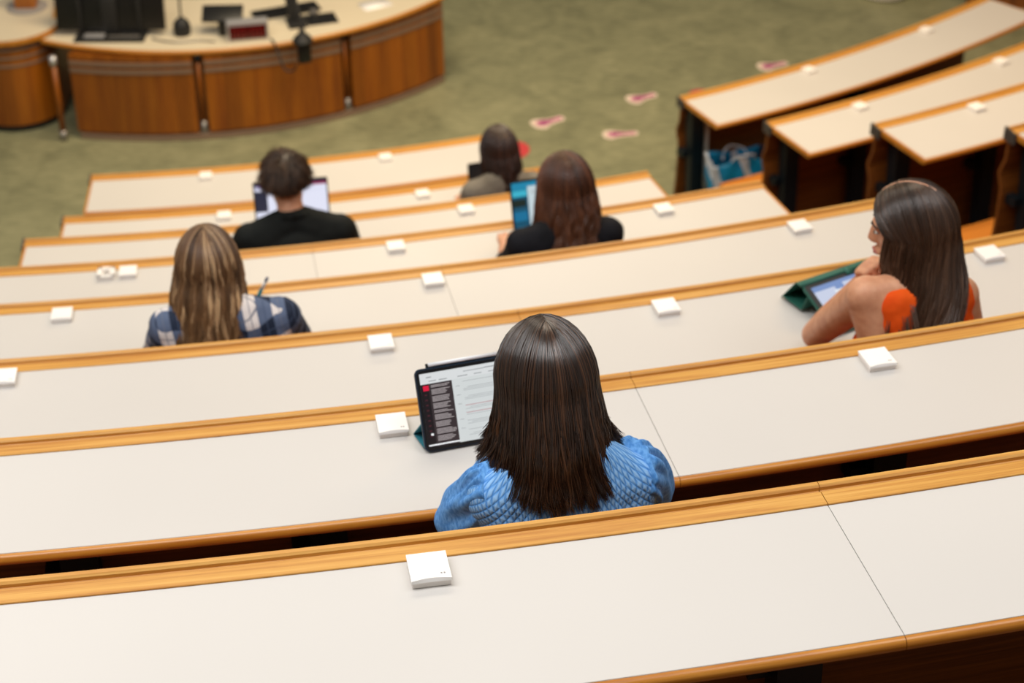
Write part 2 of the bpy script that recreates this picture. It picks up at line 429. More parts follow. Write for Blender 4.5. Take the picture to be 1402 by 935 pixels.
prism('edge_band', stadium(.345, .8), CZ_ - .032, CZ_ - .002, M['oak_edge'], cab)
prism('cabinet_top', stadium(.333, .79), CZ_ - .028, CZ_, M['cream'], cab)
wb = bmesh.new()
v = [wb.verts.new(q) for q in ((.305, .02, CZ_ + .001), (.305, .5, CZ_ + .001), (.305, .5, CZ_ + .2), (.285, .02, CZ_ + .001), (.285, .5, CZ_ + .001), (.285, .5, CZ_ + .2))]
for f_ in ((0, 1, 2), (3, 5, 4), (0, 3, 4, 1), (1, 4, 5, 2), (2, 5, 3, 0)): wb.faces.new([v[i] for i in f_])
bm_obj('side_fin', wb, M['oak'], cab)

# things on the presenter desk and the cabinet
bl = empty('wooden_block', (-3.14, 12.56, CZ_ + .0008), 'upright wooden block standing on the round cabinet', 'block')
box('block_body', (0, 0, .13), (.135, .11, .235), M['block'], bl, bevel=.004)
lathe('ring_base', [(.135, 0.), (.135, .006), (.12, .0125), (.05, .0125)], M['mark'], bl)

mo = empty('computer_monitor', (-2.525, 12.21, TZ + .0008), 'big black computer monitor seen from behind on the presenter desk', 'monitor', rz=math.radians(-2))
mp_ = box('housing', (0, 0, .25), (.70, .035, .43), M['black'], mo, Euler((math.radians(-10), 0, 0)), .008)
box('screen', (0, .0215, .253), (.63, .004, .39), mat('monitor_screen', rgb(40, 44, 52), .2), mp_, Euler((math.radians(-10), 0, 0)), .001)
box('neck', (0, -.045, .13), (.1, .04, .25), M['black2'], mo, None, .006)
bs = box('base', (.0, -.05, .009), (.45, .21, .018), M['black2'], mo, None, .005)
for x in (-.19, .19): box('side_upright', (x, -.045, .125), (.022, .03, .24), M['black2'], mo, None, .004)
box('tray_pocket', (-.10, -.095, .0225), (.13, .06, .012), M['silver'], bs, None, .004)
box('tray_strip', (.09, -.10, .021), (.2, .03, .008), M['grey'], bs, None, .003)

def mic(name, loc, label, m, stem):
    e = empty(name, loc, label, 'microphone')
    lathe('base', [(.052, 0.), (.056, .02), (.056, .06), (.048, .085), (.03, .105), (.012, .118)], m, e)
    tube('gooseneck', [(0, 0, .11), (.0, .0, .2), stem, (stem[0] * 1.6, stem[1] * 1.6, stem[2] + .12)], .0075, M['black2'], e)
    tube('head', [(stem[0] * 1.6, stem[1] * 1.6, stem[2] + .12), (stem[0] * 1.9, stem[1] * 1.9, stem[2] + .19)], .014, M['black2'], e, 12, False)
mic('gooseneck_microphone', (-2.075, 12.17, TZ + .0008), 'black gooseneck microphone with bulky base next to the monitor', M['black2'], (.005, .03, .3))

tp = empty('touch_panel', (-1.80, 12.15, TZ + .0008), 'small black touch panel on a stand, just left of the red clock', 'touch panel')
box('stand', (.02, 0, .052), (.11, .06, .1), M['black'], tp, None, .006)
box('display_slab', (-.01, .035, .13), (.26, .13, .022), M['black'], tp, Euler((math.radians(28), 0, 0)), .004)
lathe('cable_hub', [(.03, 0), (.036, .03), (.03, .07), (.012, .085)], M['black2'], tp, c=(.035, .17, .0))

ck = empty('digital_clock', (-1.64, 12.045, TZ + .0008), 'silver-cased digital clock with dim red numerals on the presenter desk edge', 'clock', rz=math.radians(9))
box('case', (0, .03, .066), (.262, .075, .128), M['silver'], ck, None, .004)
box('display', (0, -.0085, .062), (.235, .004, .094), mat('clock_red', rgb(58, 2, 6), .25, emit=rgb(90, 0, 4), estr=.12), ck, None, .001)
seg = bmesh.new()
for i, x in enumerate((-.084, -.034, .034, .084)):
    for dx, dz, w, h in ((-.014, .014, .006, .024), (.014, .014, .006, .024), (-.014, -.014, .006, .024), (.014, -.014, .006, .024), (0, .028, .022, .006), (0, -.028, .022, .006)):
        box_bm(seg, (x + dx, -.0112, .062 + dz), (w, .0014, h))
for dz in (-.011, .011): box_bm(seg, (0, -.0112, .062 + dz), (.006, .0014, .006))
bm_obj('numerals', seg, mat('numeral_red', rgb(110, 6, 10), .4, emit=rgb(170, 2, 8), estr=.14), ck)

kb = empty('computer_keyboard', (-1.44, 12.50, TZ + .0008), 'black computer keyboard lying at an angle on the presenter desk', 'keyboard', rz=math.radians(22))
box('tray', (0, 0, .009), (.44, .14, .017), M['black2'], kb, None, .004)
kk = bmesh.new()
for i in range(14):
    for j in range(4): box_bm(kk, (-.2 + i * .0305, -.048 + j * .031, .0195), (.026, .026, .006))
bm_obj('keys', kk, M['black'], kb)
pd = empty('mouse_mat', (-1.20, 12.37, TZ + .0008), 'black square mouse mat beside the keyboard on the presenter desk', 'mouse mat', rz=math.radians(16))
box('pad', (0, 0, .003), (.2, .17, .006), M['black'], pd, None, .001)
box('mouse', (-.03, .09, .02), (.05, .075, .03), M['grey'], pd, None, .012)
m2 = empty('document_camera', (-1.36, 12.32, TZ + .0008), 'black document camera arm rising between keyboard and mouse mat', 'camera', rz=math.radians(15))
box('base', (0, -.02, .012), (.12, .16, .024), M['black2'], m2, None, .006)
box('arm', (-.02, .03, .17), (.075, .045, .32), M['black2'], m2, Euler((math.radians(-12), math.radians(-6), 0)), .008)
box('head', (.03, -.02, .36), (.16, .07, .05), M['black2'], m2, None, .008)
wc = empty('desk_microphone', (-1.305, 11.985, TZ), 'black desk microphone hanging its base over the curved desk edge', 'microphone', rz=math.radians(20))
box('clamp', (0, -.078, -.03), (.085, .05, .13), M['black'], wc, None, .012)
lathe('cone', [(.062, .036), (.066, .05), (.05, .075), (.022, .1), (.012, .14)], M['black2'], wc, c=(0, -.06, 0))
tube('stem', [(0, -.06, .13), (.002, -.02, .2), (.0, .03, .27)], .008, M['black2'], wc)
box('bracket', (0, -.03, .017), (.07, .12, .034), M['black'], wc, None, .004)
tag(tube('black_cable', [(-1.5, 12.06, TZ + .006), (-1.47, 11.985, TZ + .008), (-1.44, 11.905, TZ - .03), (-1.40, 11.855, TZ - .115), (-1.345, 11.85, TZ - .12), (-1.318, 11.845, TZ - .07)], .006, M['black2']),
    'black cable drooping from the red clock over the desk edge', 'cable')
tag(tube('grey_cable', [(-2.26, 12.10, TZ + .007), (-2.22, 12.07, TZ + .007), (-2.1, 12.03, TZ + .007), (-1.95, 12.05, TZ + .007), (-1.85, 12.03, TZ + .007)], .006, M['grey']),
    'thin cable lying from the monitor base to the touch panel', 'cable')
pa_ = box('paper_sheet', (-.86, 12.60, TZ + .0015), (.2, .14, .002), M['plastic'], None, Euler((0, 0, .5)), 0)
tag(pa_, 'white sheet of paper lying on the presenter desk', 'paper')

# ------------------------------------------------------------------ floor stickers
st_w = mat('sticker_white', rgb(226, 208, 190), .6); st_p = mat('sticker_pink', rgb(196, 110, 150), .6); st_m = mat('sticker_magenta', rgb(150, 40, 110), .6)
st_r = mat('sticker_red', rgb(196, 62, 66), .6)
def plate(name, poly, z0, z1, m, parent): return prism(name, poly, z0, z1, m, parent)
def blob(pts, n=6):
    out = []; k = len(pts)
    for i in range(k):
        a, b, c, d = [Vector(pts[(i + j - 1) % k]) for j in range(4)]
        for j in range(n):
            t = j / n; q = .5 * (2 * b + (c - a) * t + (2 * a - 5 * b + 4 * c - d) * t * t + (3 * b - a - 3 * c + d) * t ** 3); out.append((q.x, q.y))
    return out
SHOE = [(-.5, 0), (-.44, .17), (-.25, .22), (0, .12), (.25, .085), (.42, .10), (.5, .0), (.42, -.12), (.2, -.13), (-.05, -.17), (-.28, -.26), (-.45, -.17)]
def footprint(loc, ang, L, label, flip=1, wd=1.):
    e = empty('footprint_sticker', (*loc, .0), label, 'floor sticker', 'footprint stickers on the green floor', ang)
    P = [(x * L, y * L * flip * wd) for x, y in SHOE]
    plate('border', blob(P), .0005, .002, st_w, e)
    plate('sole', blob([(x * .80 + .008, y * .52) for x, y in P]), .0018, .003, st_p, e)
    plate('heel_mark', blob([(x * .42 - .012, y * .36) for x, y in P]), .0028, .0038, st_m, e)
footprint((.262, 12.073), math.radians(30), .24, 'pink footprint sticker on the green floor, closest to the round red sticker', 1, 1.35)
footprint((.723, 11.872), math.radians(6), .235, 'pink footprint sticker above the brown-haired woman, lowest of the four', 1, 1.1)
footprint((.896, 12.412), math.radians(26), .225, 'pink footprint sticker in the middle of the bare green floor', 1, 1.35)
footprint((1.824, 12.886), math.radians(20), .225, 'pink footprint sticker touching the edge of the first desk across the aisle', 1, 1.35)
def red_sticker(loc, label):
    e = empty('round_sticker', (*loc, 0), label, 'floor sticker', 'round red stickers')
    c = [(math.cos(2 * PI * i / 40), math.sin(2 * PI * i / 40)) for i in range(40)]
    plate('disc', [(x * .09, y * .12) for x, y in c], .0005, .002, st_r, e)
    plate('centre', [(x * .05 - .025, y * .075 - .02) for x, y in c], .0018, .003, st_w, e)
red_sticker((.045, 11.673), 'round red floor sticker showing beside the dark-haired woman in grey')
red_sticker((1.29, 12.40), 'round red floor sticker mostly hidden by the first desk across the aisle')

# pale round pedestal and a low cabinet far across the floor
pe = empty('waste_bin', (2.79, 14.12, 0), 'pale round bin standing far across the green floor', 'bin')
lathe('bin_body', [(.17, .001), (.19, .02), (.205, .16), (.205, .34)], mat('pale_grey', rgb(206, 198, 188), .5), pe)
lathe('bin_rim', [(.207, .33), (.215, .345), (.215, .36), (.2, .37), (.19, .36)], M['grey'], pe)
lc = empty('wooden_cabinet', (3.12, 14.16, 0), 'low wooden cabinet on a dark plinth beyond the first desk across the aisle', 'cabinet')
box('cabinet_body', (0, .1, .27), (.22, .3, .5), M['wallwood'], lc)
box('plinth', (0.1, .02, .03), (.4, .22, .055), M['steel'], lc)

# ------------------------------------------------------------------ blue shopping bag
def bag():
    e = empty('shopping_bag', (1.345, 10.69, .001), 'blue and white shopping bag slumped under the first desk across the aisle', 'bag', rz=.55)
    nu, nv = 40, 16; vs = []; fs = []
    r = random.Random(3)
    for j in range(nv + 1):
        t = j / nv; z = .48 * t
        for i in range(nu):
            a = 2 * PI * i / nu; c, s = math.cos(a), math.sin(a)
            w, d = .19 + .03 * t, .10 - .055 * t
            rr = (abs(c) ** 3.2 + abs(s) ** 3.2) ** (-1 / 3.2)
            cr = .012 * math.sin(a * 5 + t * 7) + .009 * math.sin(a * 11 - t * 9 + 1)
            sag = -.09 * t ** 3 * (math.cos(a * 1.0 + .6) * .5 + .5) + .02 * math.sin(a * 3) * t
            vs.append((c * rr * (w + cr), s * rr * (d + cr), max(0, z + sag)))
    for j in range(nv):
        for i in range(nu):
            k = (i + 1) % nu; fs.append((j * nu + i, j * nu + k, (j + 1) * nu + k, (j + 1) * nu + i))
    fs.append(tuple(range(nu))[::-1])
    me = mesh('bag_body', vs, fs)
    m = mat('bag_blue', rgb(20, 130, 178), .4); g = NT(m)
    tc = g.n('ShaderNodeTexCoord'); sp = g.n('ShaderNodeSeparateXYZ'); g.l(tc.outputs['Object'], sp.inputs[0])
    x = g.math('ADD', sp.outputs[0], g.math('MULTIPLY', sp.outputs[2], .25))
    f1 = g.math('LESS_THAN', g.math('ABSOLUTE', g.math('ADD', x, .1)), .022)
    f2 = g.math('LESS_THAN', g.math('ABSOLUTE', g.math('SUBTRACT', x, .11)), .028)
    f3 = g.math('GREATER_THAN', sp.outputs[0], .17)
    mx = g.n('ShaderNodeMix', data_type='RGBA'); mx.inputs[6].default_value = rgb(18, 134, 182); mx.inputs[7].default_value = rgb(206, 212, 220)
    g.l(g.math('MAXIMUM', f1, f2), mx.inputs[0])
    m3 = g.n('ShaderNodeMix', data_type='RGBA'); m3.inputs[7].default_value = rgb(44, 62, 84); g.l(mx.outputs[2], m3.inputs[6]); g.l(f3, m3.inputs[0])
    g.l(m3.outputs[2], g.b.inputs['Base Color'])
    o = link('bag_body', me, m, e, True)
    so = o.modifiers.new('t', 'SOLIDIFY'); so.thickness = .003
    hm = mat('bag_handle', rgb(214, 220, 226), .5)
    for y in (-.035, .035): tube('handle', [(-.09, y, .41), (-.07, y * 1.5, .455), (.0, y * 2.2, .465), (.07, y * 1.5, .44), (.09, y, .40)], .006, hm, e)
bag()

# ------------------------------------------------------------------ tablets and laptops
def rrect(w, h, r, n=6):
    out = []
    for cx, cy, a in ((w - r, h - r, 0), (r, h - r, 90), (r, r, 180), (w - r, r, 270)):
        for i in range(n + 1):
            t = math.radians(a + 90 * i / n); out.append((cx + r * math.cos(t), cy + r * math.sin(t)))
    return out
_em = {}
def em(r, g, b, s=1.):
    k = (r, g, b, s)
    if k not in _em: _em[k] = mat('screen_light', (0.01, 0.01, 0.01, 1), .35, spec=.3, emit=rgb(r, g, b), estr=s)
    return _em[k]
def screen(parent, x0, y0, w, h, z, items):
    """items: (u0, v0, u1, v1, material) from the top-left corner; later ones lie on top"""
    vs, fs, mi, ms = [], [], [], []
    for n, (u0, v0, u1, v1, m) in enumerate(items):
        zz = z + .00006 * n if n < 6 else z + .00045
        b = len(vs)
        for u, v in ((u0, v0), (u1, v0), (u1, v1), (u0, v1)): vs.append((x0 + u * w, y0 + (1 - v) * h, zz))
        fs.append((b, b + 3, b + 2, b + 1))
        if m not in ms: ms.append(m)
        mi.append(ms.index(m))
    me = mesh('screen', vs, fs); me.polygons.foreach_set('material_index', mi)
    return link('screen', me, ms, parent)
def frame_matrix(A, yaw, tilt):
    y, t = math.radians(yaw), math.radians(tilt)
    d = Vector((math.cos(y), math.sin(y), 0)); back = Vector((-d.y, d.x, 0))
    u = back * math.sin(t) + Vector((0, 0, 1)) * math.cos(t); n = d.cross(u)
    Mx = Matrix((d, u, n)).transposed().to_4x4(); Mx.translation = A; return Mx
def slab(name, poly, z0, z1, m, parent): return prism(name, poly, z0, z1, m, parent, ang=40)
def wedge(name, P, m, parent):
    """a thin folded sheet through rows of points"""
    vs = [v for row in P for v in row]; c = len(P[0]); fs = []
    for j in range(len(P) - 1):
        for i in range(c - 1): fs.append((j * c + i, j * c + i + 1, (j + 1) * c + i + 1, (j + 1) * c + i))
    me = mesh(name, vs, fs); recalc(me); o = link(name, me, m, parent)
    s = o.modifiers.new('t', 'SOLIDIFY'); s.thickness = .003; return o

# upright tablet of the woman in blue
tb = empty('tablet', (0, 0, 0), 'upright tablet in a dark case showing a text page, before the blue-dressed woman', 'tablet')
tb.matrix_world = frame_matrix(Vector((-.191, 3.631, ZS[1] + .006)), 16, 25)
W_, H_ = .25, .182
navy = mat('navy_case', rgb(24, 42, 60), .5); teal = mat('teal_flap', rgb(40, 120, 136), .6)
slab('case', rrect(W_, H_, .014), -.011, -.0015, navy, tb)
slab('bezel', rrect(W_ - .006, H_ - .006, .012), -.0014, .0002, M['black'], tb).location = (.003, .003, 0)
rs = random.Random(11); it = []
pg, hd_, sb, sk, red, ln, tx, wh = em(208, 213, 213), em(216, 219, 220), em(52, 42, 44), em(20, 12, 14), em(214, 20, 60), em(150, 154, 156), em(172, 92, 104), em(240, 242, 244)
it += [(0, 0, 1, 1, pg), (0, 0, 1, .14, hd_), (.0, .145, .30, 1., sb), (0, .145, .075, 1, sk)]
it += [(.02, .165, .075, .235, red), (.0, .965, .30, .985, wh)]
it += [(.42, .05, .62, .06, ln), (.62, .045, .9, .055, mat('screen_grey', (.01,) * 3 + (1,), emit=rgb(110, 112, 116), estr=1.)), (.06, .05, .11, .065, ln)]
for u in (.08, .18, .36, .52, .66, .84): it.append((u, .105, u + rs.uniform(.05, .1), .117, ln))
v = .17
while v < .95:
    for _ in range(rs.randint(2, 4)):
        it.append((.095, v, .095 + rs.uniform(.13, .19), v + .009, em(176, 168, 168))); v += .019
    v += .02
for i in range(9): it.append((.025, .28 + i * .07, .05, .3 + i * .07, em(70, 30, 38)))
it.append((.035, .815, .06, .845, wh))
v = .185
while v < .95:
    if rs.random() < .5: it.append((.40, v, .40 + rs.uniform(.3, .55), v + .007, tx)); v += .028
    for _ in range(rs.randint(1, 3)): it.append((.40 + (.04 if rs.random() < .3 else 0), v, .40 + rs.uniform(.3, .56), v + .005, ln)); v += .021
    v += .03
    if rs.random() < .45: it.append((.33, v, .37, v + .006, ln)); v += .03
screen(tb, .009, .010, W_ - .018, H_ - .02, .0005, it)
wedge('case_stand', [[(.0, .05, -.012), (W_, .05, -.012)], [(-.008, .020, -.075), (W_ - .008, .020, -.075)], [(.0, -.005, -.012), (W_, -.005, -.012)]], teal, tb).location = (0, .013, 0)
# stylus clipped to its upper edge
sy = empty('stylus', (0, 0, 0), 'white stylus resting along the top edge of the upright tablet', 'stylus')
sy.matrix_world = frame_matrix(Vector((-.191, 3.631, ZS[1] + .006)), 16, 25) @ Matrix.Translation((.033, H_ + .0015, -.006))
tube('barrel', [(0, .0045, 0), (.155, .0045, 0)], .0045, mat('stylus_white', rgb(232, 234, 238), .25), sy, 14, False)
tube('tip', [(.155, .0045, 0), (.168, .0045, 0)], [.0045, .001], M['mark'], sy, 14, False)
box('holder', (.078, .0012, -.0066), (.166, .012, .003), M['black2'], sy, bevel=.001)

# tablet in a green folding case, low in front of the woman in orange
ob = empty('tablet', (0, 0, 0), 'tablet in a green folding case propped low before the woman in orange', 'tablet')
ob.matrix_world = frame_matrix(Vector((.90, 4.806, ZS[2] + .011)), 30, 65)
green = mat('green_case', rgb(34, 96, 82), .6)
slab('case', rrect(.25, .178, .01), -.010, -.002, green, ob)
slab('bezel', rrect(.244, .172, .008), -.0018, 0., mat('slate_bezel', rgb(46, 50, 54), .45), ob).location = (.003, .003, 0)
b1, b2, b3 = em(198, 206, 228), em(120, 146, 196), em(226, 232, 240)
screen(ob, .018, .016, .212, .146, .0005, [(0, 0, 1, 1, b1), (0, 0, 1, .22, b2), (.0, .12, .34, .26, b1), (.3, .2, .55, .34, b3), (.48, .08, .85, .24, b1), (.1, .55, .3, .68, em(176, 186, 214)), (.45, .5, .9, .56, em(170, 182, 210)), (.45, .62, .8, .68, em(170, 182, 210))])
Lp = .175
zl = -Lp * math.cos(math.radians(65))
wedge('folding_cover', [[(-.004, .182, -.002), (.254, .182, -.002)], [(-.004, .202, -.012), (.254, .202, -.012)], [(-.004, .225, -.110), (.254, .225, -.110)]], green, ob)
wedge('cover_support', [[(-.004, .140, -.011), (.254, .140, -.011)], [(-.004, .142, -.066), (.254, .142, -.066)], [(-.004, .218, -.100), (.254, .218, -.100)]], green, ob)
slab('cover_lip', [(0, .176), (.25, .176), (.25, .186), (0, .186)], -.01, .003, green, ob)
slab('clasp', [(.15, .166), (.172, .166), (.172, .19), (.15, .19)], -.001, .004, green, ob)

def laptop(A, yaw, tilt, w, h, label, items, m, name='laptop'):
    e = empty(name, (0, 0, 0), label, 'laptop')
    e.matrix_world = frame_matrix(A, yaw, 0)
    ld_ = bpy.data.objects.new('lid', None)
    # lid built in its own tilted frame, the keyboard half lying in front of the hinge
    R = Matrix.Rotation(-math.radians(tilt), 4, 'X')
    def put(o): o.data.transform(R); return o
    put(slab('lid', rrect(w, h, .008), -.005, 0., m, e))
    put(screen(e, .007, .010, w - .014, h - .018, .0006, items))
    put(slab('lid_bezel', rrect(w - .002, h - .002, .007), .0001, .0004, M['black'], e))
    bpy.data.objects.remove(ld_)
    bs = bmesh.new(); box_bm(bs, (w / 2, -.001, h / 2 + .004), (w, .014, h), None, .004)
    b = bm_obj('keyboard_half', bs, m, e, auto=40)
    ks = bmesh.new()
    for i in range(13):
        for j in range(5): box_bm(ks, (w * .08 + i * (w * .84 / 12), .0068, .03 + j * .0185), (w * .055, .002, .0155))
    bm_obj('keys', ks, M['black'], b)
    tpb = bmesh.new(); box_bm(tpb, (w / 2, .0064, h * .78), (w * .34, .001, h * .28)); bm_obj('touchpad', tpb, M['black2'], b)
    return e
li = em(226, 228, 246); pk = em(150, 40, 84); dk = em(42, 44, 62)
laptop(Vector((-1.121, 7.935, ZS[5] + .0085)), 8, 14, .33, .225, 'open laptop with a white page on screen before the man in black', [(0, 0, 1, 1, li), (0, 0, 1, .05, dk), (0.04, .05, 1, .105, pk), (.02, .06, .1, .1, em(120, 120, 180)), (.0, .17, .17, .62, dk), (.2, .2, .95, .21, em(206, 208, 232))], mat('laptop_dark', rgb(40, 42, 46), .4, .4))
sky_ = em(30, 132, 168); dt = em(12, 40, 60)
laptop(Vector((.016, 7.064, ZS[4] + .0085)), 16, 17, .29, .205, 'open laptop with teal wallpaper and a pale window before the brown-haired woman', [(0, 0, 1, 1, em(18, 78, 104)), (0, 0, 1, .16, sky_), (0, .17, .22, .3, em(60, 176, 200)), (0, .36, .2, .52, em(24, 40, 36)), (0, .62, .2, .82, em(20, 110, 150)), (.23, .10, .93, .93, em(196, 212, 216)), (.28, .2, .5, .215, ln), (.28, .25, .6, .265, ln), (.05, .95, .6, .985, em(60, 110, 130))], mat('laptop_black', rgb(22, 24, 28), .4, .3))
laptop(Vector((-.2, 9.07, ZS[6] + .0085)), 16, 6, .245, .185, 'open laptop with a dark screen before the woman in grey', [(0, 0, 1, 1, em(16, 18, 20)), (.4, .1, .96, .9, em(90, 96, 104)), (.45, .2, .8, .22, ln)], mat('laptop_black2', rgb(20, 22, 24), .4, .3))
# ------------------------------------------------------------------ people
_ico = {}
def ico(n=2):
    if n not in _ico:
        b = bmesh.new(); bmesh.ops.create_icosphere(b, subdivisions=n, radius=1.)
        _ico[n] = ([v.co.copy() for v in b.verts], [tuple(v.index for v in f.verts) for f in b.faces]); b.free()
    return _ico[n]
class Blob:
    """gathers tapered limbs and rounded masses and fuses them into one continuous surface"""
    def __init__(s): s.v, s.f = [], []
    def hull(s, ells, n=3):
        b = bmesh.new()
        for c, r, *e in ells:
            r = (r, r, r) if isinstance(r, (int, float)) else r
            R = e[0].to_matrix() if e and e[0] is not None else None
            for q in ico(n)[0]:
                p = Vector((q.x * r[0], q.y * r[1], q.z * r[2]))
                if R: p = R @ p
                b.verts.new(p + Vector(c))
        h = bmesh.ops.convex_hull(b, input=b.verts)
        bmesh.ops.delete(b, geom=[v for v in b.verts if not v.link_faces], context='VERTS')
        bmesh.ops.recalc_face_normals(b, faces=b.faces)
        b.verts.index_update(); o = len(s.v)
        s.v += [tuple(v.co) for v in b.verts]; s.f += [tuple(o + v.index for v in f.verts) for f in b.faces]; b.free()
    def cap(s, a, ra, b, rb, n=2): s.hull([(a, ra), (b, rb)], n)
    def ell(s, c, r, e=None, n=3): s.hull([(c, r, e)], n)
    def chain(s, pts, rs, n=2):
        for i in range(len(pts) - 1): s.cap(pts[i], rs[i], pts[i + 1], rs[i + 1], n)
    def build(s, name, m, voxel=.006, smooth=6, parent=None, disp=None, link_=True):
        me = bpy.data.meshes.new('t'); me.from_pydata(s.v, [], s.f)
        o = bpy.data.objects.new('t', me); COL.objects.link(o)
        r = o.modifiers.new('r', 'REMESH'); r.mode = 'VOXEL'; r.voxel_size = voxel
        sm = o.modifiers.new('s', 'SMOOTH'); sm.factor = .5; sm.iterations = smooth
        if disp:
            tx = bpy.data.textures.new('folds', 'CLOUDS'); tx.noise_scale = disp[1]; tx.noise_depth = 2
            d = o.modifiers.new('d', 'DISPLACE'); d.texture = tx; d.strength = disp[0]; d.mid_level = .5; d.texture_coords = 'LOCAL'
        dg = bpy.context.evaluated_depsgraph_get(); dg.update()
        out = bpy.data.meshes.new_from_object(o.evaluated_get(dg))
        bpy.data.objects.remove(o); bpy.data.meshes.remove(me)
        out.name = name; out.materials.clear()
        return link(name, out, m, parent, True)

def hand(B, wrist, d, nrm, side, curl=.5, spread=.16, pinch=False):
    """d: towards the fingertips, nrm: out of the palm, side: +1 when the thumb lies towards d x nrm"""
    d, nrm = Vector(d).normalized(), Vector(nrm); nrm = (nrm - d * nrm.dot(d)).normalized()
    t = d.cross(nrm) * side
    W = Vector(wrist)
    B.hull([(W + d * .012, .022), (W + d * .078 + t * .028, .0115), (W + d * .082, .012), (W + d * .074 - t * .030, .011)])
    for i, (o, L) in enumerate(((.029, .070), (.0095, .079), (-.0105, .073), (-.029, .057))):
        p = W + d * (.084 - abs(i - 1) * .003) + t * o; dirv = (d + t * (spread * (1.2 - i * .8))).normalized()
        pts = [p]; a = curl * .55
        for f, q in ((.45, 1.), (.31, 1.05), (.24, .8)):
            pts.append(pts[-1] + (dirv * math.cos(a) + nrm * math.sin(a)) * (L * f)); a += curl * q * .75
        B.chain(pts, [.0088, .0082, .0074, .0062])
    p = W + d * .026 + t * .024 + nrm * .004
    th = (d * .62 + t * .72 + nrm * (.3 + .5 * curl)).normalized()
    p1 = p + th * .038; th2 = (d * .9 + t * .22 + nrm * (.15 + .5 * curl)).normalized(); p2 = p1 + th2 * .030; p3 = p2 + th2 * .022
    B.chain([p, p1, p2, p3], [.0145, .0108, .0096, .0075])

def skin(name, r, g_, b):
    m = mat(name, rgb(r, g_, b), .48, spec=.4); g = NT(m)
    m.node_tree.nodes['Principled BSDF'].inputs['Subsurface Weight'].default_value = .12
    m.node_tree.nodes['Principled BSDF'].inputs['Subsurface Radius'].default_value = (.012, .005, .003)
    tc = g.n('ShaderNodeTexCoord'); n = g.n('ShaderNodeTexNoise', Scale=38., Detail=3.); g.l(tc.outputs['Object'], n.inputs['Vector'])
    g.l(g.ramp(n.outputs[0], [(.35, rgb(r * .95, g_ * .9, b * .88)), (.65, rgb(min(255, r * 1.02), g_ * 1.02, b * 1.02))]), g.b.inputs['Base Color'])
    return m
M['skin'] = skin('skin', 222, 172, 142); M['skin2'] = skin('skin_tan', 214, 160, 126)
M['lip'] = mat('lips', rgb(186, 104, 96), .4); M['brow'] = mat('brow_hair', rgb(70, 48, 36), .6)
M['eye'] = mat('eye_white', rgb(206, 198, 190), .4); M['iris'] = mat('iris', rgb(70, 52, 38), .2)
M['denim'] = mat('denim', rgb(44, 54, 78), .8); M['shoe'] = mat('shoe', rgb(60, 56, 54), .6)

